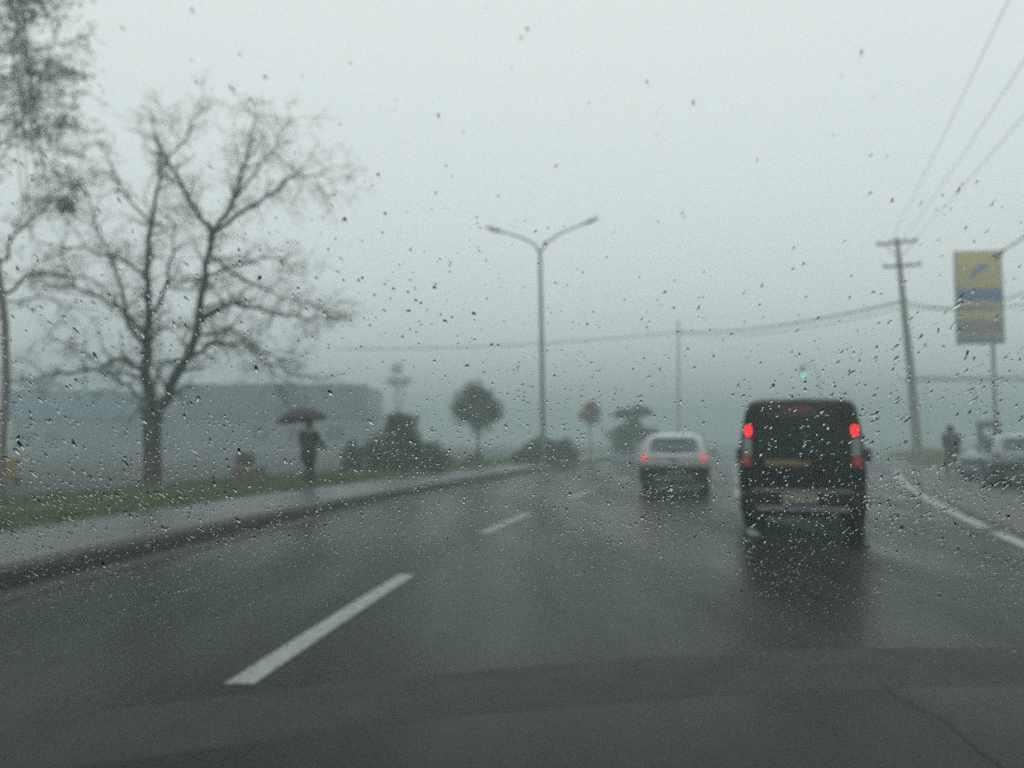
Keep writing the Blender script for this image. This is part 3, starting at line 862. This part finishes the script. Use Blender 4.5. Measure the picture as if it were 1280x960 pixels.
def leafy(name, label, cat, u, vbase, Y, blobs, cols, trunk=None, size=.05, n=1500, z0=.16, group=None, stems=True):
    """blobs: (u, v, radius m, squash, dy) measured at distance Y"""
    b = W(u, 551, Y); base = Vector((b.x, Y, z0))
    t = thing(name, label, cat, base, group=group)
    lv, lf = [], []
    bmt = bmesh.new()
    for (bu, bv, r, sq, dy) in blobs:
        c = W(bu, bv, Y) - base + Vector((0, dy, 0))
        m_ = int(n * r * r)
        for _ in range(8):       # clumps within the blob
            d = Vector((rnd.gauss(0, 1), rnd.gauss(0, 1), rnd.gauss(0, 1))).normalized() * r * .62
            leaf_faces(lv, lf, c + Vector((d.x, d.y, d.z * sq)), r * .52, m_ // 8, size, sq)
        leaf_faces(lv, lf, c, r * .7, m_ // 4, size, sq)
        root = Vector((0, 0, -.05)) if not trunk else Vector((0, 0, trunk[0]))
        for k in range(5):
            d = Vector((rnd.gauss(0, 1), rnd.gauss(0, 1), rnd.gauss(0, 1))).normalized() * r * .7
            tube(bmt, [root, root.lerp(c, .5) + Vector((rnd.gauss(0, .05), rnd.gauss(0, .05), 0)), c + Vector((d.x, d.y, d.z * sq))], [.03, .02, .006], 5, cap=False)
    lv = [(x, y, max(z, .02)) for x, y, z in lv]
    if trunk:
        tube(bmt, [(0, 0, -.1), (0.02, 0, trunk[0] * .5), (0, 0, trunk[0] + .1)], [trunk[1] * 1.3, trunk[1], trunk[1] * .8], 10)
    mesh('trunk' if trunk else 'stem', bmt, M['bark'], t)
    pymesh('crown', lv, lf, mat(name + '_leaves', cols[0], .6, .3, 1.6, col2=cols[1]), t, kind='stuff')
    return t

G1 = ((.026, .036, .018), (.075, .075, .038))
G2 = ((.035, .034, .024), (.085, .072, .050))
leafy('round_tree', 'small tree clipped to a round ball on a thin bare trunk', 'tree', 597, 580, 42,
      [(597, 508, 1.30, 1.06, 0), (597, 494, .85, .9, 0), (580, 516, .7, .9, 0), (613, 514, .7, .9, .2)], G2, trunk=(1.6, .06), n=2600, size=.05)
leafy('shrub', 'wide dark green shrub on the verge, highest in its middle like a small peak', 'shrub', 497, 595, 31,
      [(447, 572, .62, .85, 0), (466, 566, .62, .85, .3), (440, 584, .45, .8, 0), (498, 548, .85, .95, 0), (496, 534, .62, .9, 0), (510, 536, .62, .9, 0), (488, 560, .7, .9, 0), (512, 562, .8, .9, -.2), (535, 566, .66, .9, 0), (552, 578, .5, .85, 0), (495, 578, .75, .7, -.4), (438, 556, .22, 1, .1)], G1, n=3600, size=.045)
leafy('shrub', 'tiny bush at the foot of the round clipped tree', 'shrub', 592, 583, 40,
      [(594, 574, .45, .8, 0), (584, 580, .4, .6, 0)], G1, n=3000)
leafy('shrub', 'low rounded hedge-like bush at the foot of the double-armed street lamp', 'shrub', 682, 578, 44,
      [(662, 565, .8, .8, 0), (682, 559, .95, .8, .2), (704, 562, .8, .9, 0), (695, 568, .8, .7, -.3), (648, 572, .5, .7, 0), (714, 570, .5, .9, 0)], G1, n=3400, size=.05)
leafy('red_leaved_tree', 'young tree with a small pointed reddish crown on a thin stem', 'tree', 738, 572, 56,
      [(738, 519, .80, .9, 0), (738, 506, .42, 1.0, 0)], ((.11, .028, .020), (.20, .055, .042)), trunk=(2.2, .05), n=2600, size=.05)
leafy('flat_topped_tree', 'faint flat-topped tree above a bushy lower mass, far along the verge', 'tree', 790, 570, 62,
      [(780, 518, .85, .55, 0), (800, 515, .95, .5, .2), (792, 528, .7, .9, .1), (775, 548, 1.1, .8, .3), (792, 540, 1.2, .8, 0), (812, 545, .9, .8, .3), (780, 560, 1.0, .5, .2)], G2, trunk=(2.0, .1), n=1500, size=.07)
leafy('misty_tree', 'faint tall tree almost lost in the fog above the wide shrub', 'tree', 499, 590, 112,
      [(497, 462, 1.2, .9, 0), (488, 474, .9, .9, .2), (509, 476, 1.0, .8, 0), (499, 482, 1.3, .8, 0)], ((.05, .05, .035), (.08, .075, .05)), trunk=(3.4, .09), n=420, size=.08, z0=.15)

# ------------------------------------------------------------------ street lamps, poles, cables
def head_lamp(name, a, d, parent, ln=.75):
    """cobra head: flattened housing with a lens below"""
    a = Vector(a); d = Vector(d).normalized(); s = Vector((0, 0, 1)).cross(d).normalized(); up = d.cross(s)
    bm = bmesh.new(); rows = []
    for t, w_, h_ in ((0, .04, .04), (.15, .07, .06), (.45, .14, .09), (.8, .13, .07), (1, .05, .03)):
        c = a + d * ln * t
        rows.append([bm.verts.new(c + s * w_ * math.cos(2 * PI * k / 12) + up * h_ * math.sin(2 * PI * k / 12)) for k in range(12)])
    for x, y in zip(rows, rows[1:]):
        for k in range(12): bm.faces.new((x[k], x[(k + 1) % 12], y[(k + 1) % 12], y[k]))
    bm.faces.new(rows[0]); bm.faces.new(rows[-1])
    h = mesh('lamp_head', bm, M['galv'], parent)
    bm = bmesh.new(); rows = []
    for w_, o in ((.11, -.05), (.09, -.10), (.03, -.12)):
        rows.append([bm.verts.new(a + d * (ln * .62 + w_ * 2 * math.cos(2 * PI * k / 12)) + s * w_ * math.sin(2 * PI * k / 12) + up * o) for k in range(12)])
    for x, y in zip(rows, rows[1:]):
        for k in range(12): bm.faces.new((x[k], x[(k + 1) % 12], y[(k + 1) % 12], y[k]))
    bm.faces.new(rows[-1]); mesh('lens', bm, M['plate'], h)

Y = 43.5
b = W(679, 551, Y); base = Vector((b.x, Y, .16))
t = thing('street_lamp', 'tall street lamp with two curved arms spread like a Y above the verge', 'street lamp', base)
q = lambda u, v, dy=0: W(u, v, Y) - base + Vector((0, dy, 0))
bm = bmesh.new(); tube(bm, [(0, 0, -.05), (0, 0, .5), (0, 0, .52), q(677, 420), q(675, 313)], [.16, .155, .13, .11, .08], 14); mesh('pole', bm, M['galv'], t)
bm = bmesh.new(); box(bm, (-.2, -.2, -.05), (.2, .2, .04), .01); mesh('base_plate', bm, M['galv'], t)
for pts in ([(675, 316), (668, 305), (652, 297), (632, 291)], [(675, 316), (684, 303), (700, 292), (724, 282)]):
    bm = bmesh.new(); P = [q(*x) for x in pts]; tube(bm, P, [.06, .055, .05, .045], 10); mesh('arm', bm, M['galv'], t)
    head_lamp('lamp', P[-1], P[-1] - P[-2] , t, 1.1)

Y = 29.0
b = W(1345, 551, Y); base = Vector((b.x, Y, .0))
t = thing('street_lamp', 'street lamp arm reaching in from beyond the frame in front of the price sign', 'street lamp', base)
q = lambda u, v, dy=0: W(u, v, Y) - base + Vector((0, dy, 0))
bm = bmesh.new(); tube(bm, [(0, 0, -.02), (0, 0, .5), q(1345, 262)], [.13, .11, .06], 12); mesh('pole', bm, M['galv'], t)
bm = bmesh.new(); P = [q(1345, 268), q(1318, 275), q(1280, 297), q(1256, 312)]; tube(bm, P, [.045, .04, .035, .03], 8); mesh('arm', bm, M['galv'], t)
head_lamp('lamp', P[-1], P[-1] - P[-2], t, .55)

def insulator(bm, c):
    lathe(bm, [(.02, 0), (.05, .02), (.03, .06), (.055, .08), (.03, .12), (.045, .14), (.015, .18)], 10, 'z', c)

Y = 47.0
b = W(1148, 551, Y); base = Vector((b.x, Y, .25))
t = thing('utility_pole', 'leaning concrete utility pole with two crossarms, standing on the grass bank', 'utility pole', base)
q = lambda u, v, dy=0: W(u, v, Y) - base + Vector((0, dy, 0))
bm = bmesh.new(); tube(bm, [(0, 0, -.4), q(1147, 560), q(1139, 470), q(1130, 385), q(1121, 297)], [.27, .25, .22, .17, .11], 12); mesh('pole', bm, M['concrete_pole'], t)
ends = []
for (a, c) in (((1094, 307), (1148, 300)), ((1102, 335), (1153, 330))):
    bm = bmesh.new(); A, B = q(*a, -.25), q(*c, .15)
    tube(bm, [A, B], .085, 4); arm = mesh('crossarm', bm, M['bark'], t, smooth=False)
    for f in (.04, .35, .68, .96):
        bm = bmesh.new(); insulator(bm, A.lerp(B, f) + Vector((0, 0, .06))); mesh('insulator', bm, M['concrete_pole'], arm)
    ends.append((A + base, B + base))
bm = bmesh.new(); tube(bm, [q(1124, 325), q(1142, 303)], .025, 6); tube(bm, [q(1124, 322), q(1105, 306)], .025, 6); mesh('brace', bm, M['galv'], t)

def cable(name, label, a, b, sag, r, wob=0.0):
    bm = bmesh.new(); a, b = Vector(a), Vector(b); pts = []
    for i in range(25):
        f = i / 24; p = a.lerp(b, f); p.z -= 4 * sag * f * (1 - f); pts.append(p)
    tube(bm, pts, r, 5); o = mesh(name, bm, M['cable'], None); tag(o, label, 'cable', None); return o

A, B = ends[0]
up = Vector((0, 0, .22))
# three wires that come over our heads to the crossarm
cable('overhead_wire', 'highest of the three wires climbing from the pole crossarm out of the picture', A.lerp(B, .35) + up, W(1305, -95, 15), .15, .009)
cable('overhead_wire', 'middle of the three wires climbing from the pole crossarm out of the picture', A.lerp(B, .68) + up, W(1345, -25, 15.5), .15, .009)
cable('overhead_wire', 'lowest of the three wires climbing from the pole crossarm out of the picture', A.lerp(B, .96) + up, W(1350, 60, 16), .15, .009)
pm = W(1131, 376, 47)
far_top = W(848, 415, 84)
cable('overhead_cable', 'thick sagging cable strung over the road from the utility pole to the far thin pole', pm, far_top, .55, .055)
cable('overhead_cable', 'thin cable running just under the thick one over the road', pm - Vector((0, 0, .35)), far_top - Vector((0, 0, .25)), .7, .025)
cable('overhead_cable', 'faint cable running on from the far thin pole behind the double-armed street lamp', far_top, W(420, 436, 88), .5, .05)
cable('overhead_cable', 'cable leaving the utility pole behind the price sign towards the fuel station', pm, W(1330, 340, 36), .9, .03)
cable('overhead_cable', 'slack cable leaving the utility pole just below its neighbour towards the fuel station', pm - Vector((0, 0, .3)), W(1330, 372, 40), .35, .025)

Y = 84
b = W(848, 551, Y); base = Vector((b.x, Y, .0))
t = thing('utility_pole', 'thin faint pole rising in the fog behind the white hatchback', 'utility pole', base)
q = lambda u, v, dy=0: W(u, v, Y) - base + Vector((0, dy, 0))
bm = bmesh.new(); tube(bm, [(0, 0, -.02), q(848, 480), q(848, 400)], [.13, .11, .08], 10); mesh('pole', bm, M['concrete_pole'], t)
bm = bmesh.new(); tube(bm, [q(839, 415), q(857, 414)], .05, 4); mesh('crossarm', bm, M['bark'], t)

# traffic signal behind the van
Y = 72
b = W(1026, 551, Y); base = Vector((b.x, Y, .0))
t = thing('traffic_light', 'traffic signal showing green in the fog above the dark van', 'traffic light', base)
q = lambda u, v, dy=0: W(u, v, Y) - base + Vector((0, dy, 0))
bm = bmesh.new(); tube(bm, [(0, 0, -.02), q(1026, 500), q(1024, 470), q(1016, 456), q(1004, 454)], [.07, .05, .045, .04, .035], 8); mesh('pole', bm, M['galv'], t)
c = q(1003, 463)
bm = bmesh.new(); box(bm, (c.x - .15, c.y - .12, c.z - .50), (c.x + .15, c.y + .1, c.z + .38), .03); hd = mesh('signal_head', bm, M['galv'], t)
for i, m_ in enumerate((mat('dark_red_lens', (.05, .01, .01), .3), mat('dark_amber_lens', (.06, .03, .01), .3), emit('green_lamp', (.08, 1, .5), 3.5, (.02, .2, .1)))):
    bm = bmesh.new(); lathe(bm, [(.115, 0), (.115, .03), (.07, .06), (.01, .07)], 18, 'z')
    o = mesh('signal_lens', bm, m_, hd); o.rotation_euler = (PI / 2, 0, 0); o.location = (c.x, c.y - .115, c.z + .24 - i * .30)
    bm = bmesh.new(); n = 12; rr = []
    for k in range(n + 1):
        a = PI * k / n
        rr.append([bm.verts.new((c.x + r_ * math.cos(a), y_, c.z + .24 - i * .30 + r_ * math.sin(a))) for r_, y_ in ((.125, c.y - .115), (.125, c.y - .33), (.13, c.y - .33), (.13, c.y - .115))])
    for x, y in zip(rr, rr[1:]):
        for k in range(3): bm.faces.new((x[k], x[k + 1], y[k + 1], y[k]))
    mesh('visor', bm, M['black'], hd)

# ------------------------------------------------------------------ fuel station
Y = 52.0
c = W(1230, 551, Y)
t = thing('price_sign', 'tall fuel station sign with a yellow panel, blue band and paler lower panels', 'sign', (c.x, Y, .0), -.12)
zt, zm1, zm0, zl, zb_ = (W(1228, v, Y).z for v in (314, 362, 375, 404, 430))
hw = 1.36
yel = mat('sign_yellow', (.42, .32, .09), .5, .2, 1.5); blu = mat('sign_blue', (.03, .08, .25), .5, .2, 2)
pk = mat('sign_pinkish', (.34, .24, .20), .5, .3, 2); gn = mat('sign_pale', (.34, .31, .14), .5, .3, 2); dk = mat('sign_dark_red', (.17, .09, .085), .5, .3, 2)
def slab(name, x0, x1, y0, y1, z0, z1, m, par, bev=.01):
    bm = bmesh.new(); box(bm, (x0, y0, z0), (x1, y1, z1), bev); return mesh(name, bm, m, par)
slab('casing', -hw, hw, -.14, .14, zb_, zt, M['galv'], t, .03)
up_ = slab('logo_panel', -hw + .06, hw - .06, -.17, -.142, zm1 + .04, zt - .06, yel, t)
# slanted blue emblem on the yellow
bm = bmesh.new(); cz = (zm1 + zt) / 2
pts = [(-.55, -.42), (-.30, -.42), (.10, .05), (.52, .08), (.60, .34), (.05, .36), (-.18, .12)]
f = [bm.verts.new((x, -.185, cz + z)) for x, z in pts]; g = [bm.verts.new((x, -.165, cz + z)) for x, z in pts]
bm.faces.new(f); bm.faces.new(g[::-1])
for i in range(len(pts)): bm.faces.new((f[i], g[i], g[(i + 1) % len(pts)], f[(i + 1) % len(pts)]))
mesh('emblem', bm, blu, up_, smooth=False)
slab('blue_band', -hw + .06, hw - .06, -.17, -.142, zm0, zm1, blu, t)
zz = np.linspace(zb_ + .06, zm0 - .05, 5)
for i, m_ in enumerate((M['galv'], dk, gn, pk)): slab('price_panel', -hw + .1, hw - .1, -.165, -.142, zz[i] + .02, zz[i + 1] - .02, m_, t)
bm = bmesh.new(); tube(bm, [(.7, 0, 0), (.7, 0, zb_ + .1)], .12, 14); mesh('post', bm, M['galv'], t)
slab('plinth', -.9, .9, -.3, .3, -.02, .25, M['concrete_pole'], t, .03)

Y = 150.0
c = W(1150, 470, Y); e = W(1400, 470, Y)
t = thing('fuel_canopy', 'faint flat fuel station canopy on thin columns, beyond the price sign', 'canopy', (c.x, Y, 0))
Lc = e.x - c.x
slab('roof_slab', 0, Lc, 0, 9, c.z - .32, c.z - .06, mat('canopy_white', (.34, .36, .36), .5, .1, 1), t, .04)
slab('fascia', -.03, Lc + .03, -.06, -.0, c.z - .36, c.z, mat('canopy_fascia', (.22, .25, .27), .5, .1, 1), t, .01)
for x in (1.8, 13.5, 25):
    for y in (1.5, 7.5):
        bm = bmesh.new(); tube(bm, [(x, y, 0), (x, y, c.z - .33)], .11, 12); mesh('column', bm, M['galv'], t)
Y = 44
c = W(1236, 551, Y)
t = thing('fuel_pump', 'upright blue grey fuel pump behind the parked car', 'fuel pump', (c.x, Y, .008), -.1)
pb = mat('pump_blue_grey', (.045, .065, .08), .45, .2, 3)
slab('cabinet', -.42, .42, -.3, .3, .12, 1.55, pb, t, .04)
slab('island', -1.1, 1.1, -.5, .5, -.01, .12, M['sidewalk'], t, .02)
slab('header', -.46, .46, -.33, .33, 1.95, 2.3, mat('pump_header', (.11, .08, .085), .45, .3, 3), t, .04)
for sx in (-1, 1): slab('upright', min(sx * .36, sx * .42), max(sx * .36, sx * .42), -.28, .28, 1.55, 1.95, pb, t, .005)
slab('display', -.28, .28, -.32, -.30, 1.1, 1.45, M['glass'], t, .01)
for sx in (-1, 1):
    bm = bmesh.new()
    tube(bm, [(sx * .44, -.1, 1.5), (sx * .56, -.15, 1.3), (sx * .60, -.18, .7), (sx * .54, -.2, .45), (sx * .48, -.2, .7), (sx * .44, -.22, 1.0)], .018, 8); mesh('hose', bm, M['black'], t)
    slab('nozzle', min(sx * .42, sx * .49), max(sx * .42, sx * .49), -.28, -.1, .98, 1.14, M['black'], t, .01)

# ------------------------------------------------------------------ yard on the left
yw = mat('warehouse_wall', (.13, .14, .14), .7, .15, .6, bump=.2, stretch=(1, 1, .3))
bl = mat('blue_cladding', (.075, .09, .135), .55, .15, .6)
bl2 = mat('pale_blue_cladding', (.10, .16, .23), .55, .15, .6)
win_m = glassy('window_glass', (.02, .025, .03)); fr_m = mat('window_frame', (.12, .12, .12), .5)
def building(label, u0, u1, v_top, v_bot, Y, depth, wall_m, fas_m, rz, wins, door):
    a, b_ = W(u0, v_top, Y), W(u1, v_top, Y); wd = b_.x - a.x; zt = a.z; zf = W(u0, v_bot, Y).z
    t = thing('warehouse', label, 'building', (a.x, Y, .15), rz)
    zt -= .15; zf -= .15
    slab('wall', 0, wd, 0, depth, -.1, zf + .02, wall_m, t, .0)
    slab('plinth', -.05, wd + .05, -.05, 0 - .002, -.1, .45, M['concrete_pole'], t, .0)
    n = max(3, int(wd / 1.9)); pw = (wd + .5) / n
    for i in range(n): slab('fascia_panel', -.25 + i * pw + .012, -.25 + (i + 1) * pw - .012, -.30, -.02, zf, zt, fas_m, t, .01)
    slab('roof', -.2, wd + .2, -.02, depth + .2, zf + .02, zt - .15, M['galv'], t, .02)
    for (x, z, w_, h_) in wins:
        fr = slab('window', x, x + w_, -.05, .01, z, z + h_, fr_m, t, .01)
        k = 2
        for j in range(k):
            slab('pane', x + .06 + j * (w_ - .06) / k, x + (j + 1) * (w_ - .06) / k, -.062, -.045, z + .06, z + h_ - .06, win_m, fr, 0)
    x, w_, h_ = door
    d = slab('roller_door', x, x + w_, -.05, .01, 0, h_, M['galv'], t, .0)
    ns = 10
    for j in range(ns): slab('slat', x + .05, x + w_ - .05, -.075, -.052, .05 + j * (h_ - .1) / ns, .05 + (j + .85) * (h_ - .1) / ns, fr_m, d, .004)
    return t
building('pale warehouse with a violet blue fascia, behind the person with the umbrella', 226, 456, 480, 521, 86, 12, yw, bl, .02,
         [(7.0, 1.2, 1.8, 1.4), (10.7, 1.2, 1.8, 1.4), (14.4, 1.2, 1.8, 1.4)], (1.4, 3.6, 3.2))
building('lower warehouse with a pale blue fascia, seen left of the bare tree trunk', 16, 178, 488, 524, 88, 12, yw, bl2, .05,
         [(.8, 1.0, 1.5, 1.1), (3.4, 1.0, 1.5, 1.1)], (6.8, 3.0, 2.6))
# yellow waste bin at the frame edge
c = W(5, 551, 22.5)
t = thing('waste_bin', 'yellow wheeled waste bin at the edge of the yard, cut by the frame', 'bin', (c.x, 22.5, .15), .1)
by = mat('bin_yellow', (.36, .24, .03), .5, .25, 5)
bm = bmesh.new(); box(bm, (-.27, -.3, .10), (.27, .3, .62), .03)
for v in bm.verts:
    if v.co.z < .3: v.co.x *= .85; v.co.y *= .85
mesh('tub', bm, by, t)
slab('lid', -.29, .29, -.33, .33, .622, .70, by, t, .02)
for sx in (-1, 1):
    bm = bmesh.new(); lathe(bm, [(.02, -.03), (.1, -.03), (.1, .03), (.02, .03)], 14, 'x', (sx * .24, .24, .1)); mesh('wheel', bm, M['tyre'], t)
# planter
c = W(312, 551, 29)
t = thing('planter', 'low reddish planter box holding a dark shrub, in the yard beyond the verge', 'planter', (c.x, 29, .15))
bm = bmesh.new(); box(bm, (-.48, -.35, 0), (.48, .35, .30), .02); mesh('box', bm, mat('red_brick_planter', (.13, .055, .045), .7, .3, 12, bump=.4), t)
lv, lf = [], []
for k in range(6): leaf_faces(lv, lf, (rnd.uniform(-.3, .3), 0, .48 + rnd.uniform(-.05, .1)), .24, 160, .04)
pymesh('shrub_foliage', lv, lf, mat('planter_leaves', (.03, .04, .025), .6, .4, 3), t, kind='stuff')

# ------------------------------------------------------------------ the windscreen we look through, and the rain on it
TILT = math.radians(34)
def pane_pt(x, s, h=0.0):
    """x across, s up the slope from its lower edge, h outwards from the outer face"""
    y0, z0 = 1.95, EYE.z - (1.95 - .56) * math.tan(TILT)
    bow = .10 * x * x
    n = Vector((0, math.sin(TILT), math.cos(TILT)))
    return Vector((x, y0 - s * math.cos(TILT) - bow, z0 + s * math.sin(TILT))) + n * h
ws = thing('windscreen', 'clear rain-speckled windscreen of the car the scene is seen from', 'windscreen', (0, 0, 0))
bm = bmesh.new(); A, B = [], []
for i in range(13):
    s = 2.15 * i / 12; hw = 1.12 - .36 * i / 12
    A.append([bm.verts.new(pane_pt(hw * (j / 8 - 1), s, 0)) for j in range(17)])
    B.append([bm.verts.new(pane_pt(hw * (j / 8 - 1), s, -.005)) for j in range(17)])
for G in (A, B):
    for i in range(12):
        for j in range(16): bm.faces.new((G[i][j], G[i][j + 1], G[i + 1][j + 1], G[i + 1][j]))
def rim(G): return [G[0][j] for j in range(17)] + [G[i][16] for i in range(1, 13)] + [G[12][j] for j in range(15, -1, -1)] + [G[i][0] for i in range(11, 0, -1)]
ra, rb = rim(A), rim(B)
for i in range(len(ra)): bm.faces.new((ra[i], ra[(i + 1) % len(ra)], rb[(i + 1) % len(rb)], rb[i]))
path = [v.co.copy() for v in ra]
gm, gt, gp = new_mat('clear_glass'); gt.nodes.remove(gp)
tr = gt.nodes.new('ShaderNodeBsdfTransparent'); tr.inputs[0].default_value = (.97, .985, .98, 1)
gt.links.new(tr.outputs[0], gt.nodes['Material Output'].inputs['Surface'])
mesh('glass_pane', bm, gm, ws)
bm = bmesh.new(); tube(bm, path + [path[0]], .014, 8, cap=False); mesh('rubber_seal', bm, M['tyre'], ws)

def rain():
    vs, fs = [], []
    r = random.Random(21)
    def drop(x, s, a, ln, wd, hgt):
        nseg, nr = (12, 5) if wd > .0011 else (8, 4)
        ca, sa = math.cos(a), math.sin(a)
        tail = r.uniform(.0, .55); wob = [1 + r.gauss(0, .10) for _ in range(nseg)]
        k0 = len(vs)
        for j in range(nr):
            q = j / nr; rad = 1 - q ** 1.15; z = 1 - rad * rad
            for i in range(nseg):
                t = 2 * PI * i / nseg
                l = math.cos(t) * ln / 2 * rad; w_ = math.sin(t) * wd / 2 * rad * (1 - tail * (math.cos(t) + 1) / 2)
                l *= wob[i]; w_ *= wob[i]
                dx, ds = w_ * ca + l * sa, l * ca - w_ * sa
                vs.append(tuple(pane_pt(x + dx, s + ds, .00005 + z * hgt)))
        top_ = len(vs); vs.append(tuple(pane_pt(x - sa * ln * .08, s - ca * ln * .08, .00005 + hgt)))
        for j in range(nr - 1):
            for i in range(nseg):
                a0, a1 = k0 + j * nseg + i, k0 + j * nseg + (i + 1) % nseg
                fs.append((a0, a1, a1 + nseg, a0 + nseg))
        for i in range(nseg): fs.append((k0 + (nr - 1) * nseg + i, k0 + (nr - 1) * nseg + (i + 1) % nseg, top_))
        fs.append(tuple(k0 + i for i in range(nseg))[::-1])
    tot = 0
    while tot < 13500:
        x = r.uniform(-.74, .74); s = r.uniform(.85, 2.04)
        y = pane_pt(x, s).y
        if abs(x) > .66 * y + .06: continue
        dens = float(np.interp(y, [.25, .36, .42, .47, .58, .72, .82, 1.2], [.03, .05, .16, .55, 1.0, .75, .32, .20]))
        if x < -.1: dens = max(dens, (.40 if y > .36 else .22) if y < .6 else dens)
        dens *= .75 + .8 * noise.noise((x * 11, s * 11, 4.7))
        if r.random() > dens: continue
        big = r.random()
        k = math.exp(r.gauss(0, .30)) * float(np.interp(y, [.3, .45, .62, .8, 1.2], [.7, .85, 1.0, .66, .50]))
        if big > .97: k *= 1.45
        side = min(1, abs(x) / .30)
        wd = .00118 * k; ln = wd * (1.3 + side * r.uniform(.7, 3.2) + .7 * r.random())
        a = math.atan2(x * .25, 1) + r.gauss(0, .22)
        drop(x, s, a, ln, wd, wd * r.uniform(.09, .20) * (1 if y < .7 else .7)); tot += 1
        if r.random() < .10:      # a smaller one beside it, half merged
            drop(x + wd * r.uniform(-.9, .9), s + ln * r.uniform(.5, .8), a + .5, ln * .6, wd * .7, wd * .12)
    m, t, p_ = new_mat('rain_water')
    t.nodes.remove(p_)
    g = t.nodes.new('ShaderNodeBsdfGlass'); g.inputs['IOR'].default_value = 1.33; g.inputs['Roughness'].default_value = 0.0
    g.inputs['Color'].default_value = (1, 1, 1, 1)
    t.links.new(g.outputs[0], t.nodes['Material Output'].inputs['Surface'])
    o = pymesh('raindrops', vs, fs, m, smooth=True, kind='stuff')
    tag(o, 'small raindrops clinging all over the outside of the windscreen', 'rain')
rain()

# ------------------------------------------------------------------ fog
bm = bmesh.new(); box(bm, (-410, -410, -1.05), (410, 410, 15.5))
hm, ht, hp = new_mat('fog'); ht.nodes.remove(hp)
pv = ht.nodes.new('ShaderNodeVolumePrincipled')
pv.inputs['Color'].default_value = (.54, .64, .635, 1); pv.inputs['Density'].default_value = HAZE; pv.inputs['Anisotropy'].default_value = 0.0
ht.links.new(pv.outputs[0], ht.nodes['Material Output'].inputs['Volume'])
mesh('haze', bm, hm, smooth=False, kind='stuff')
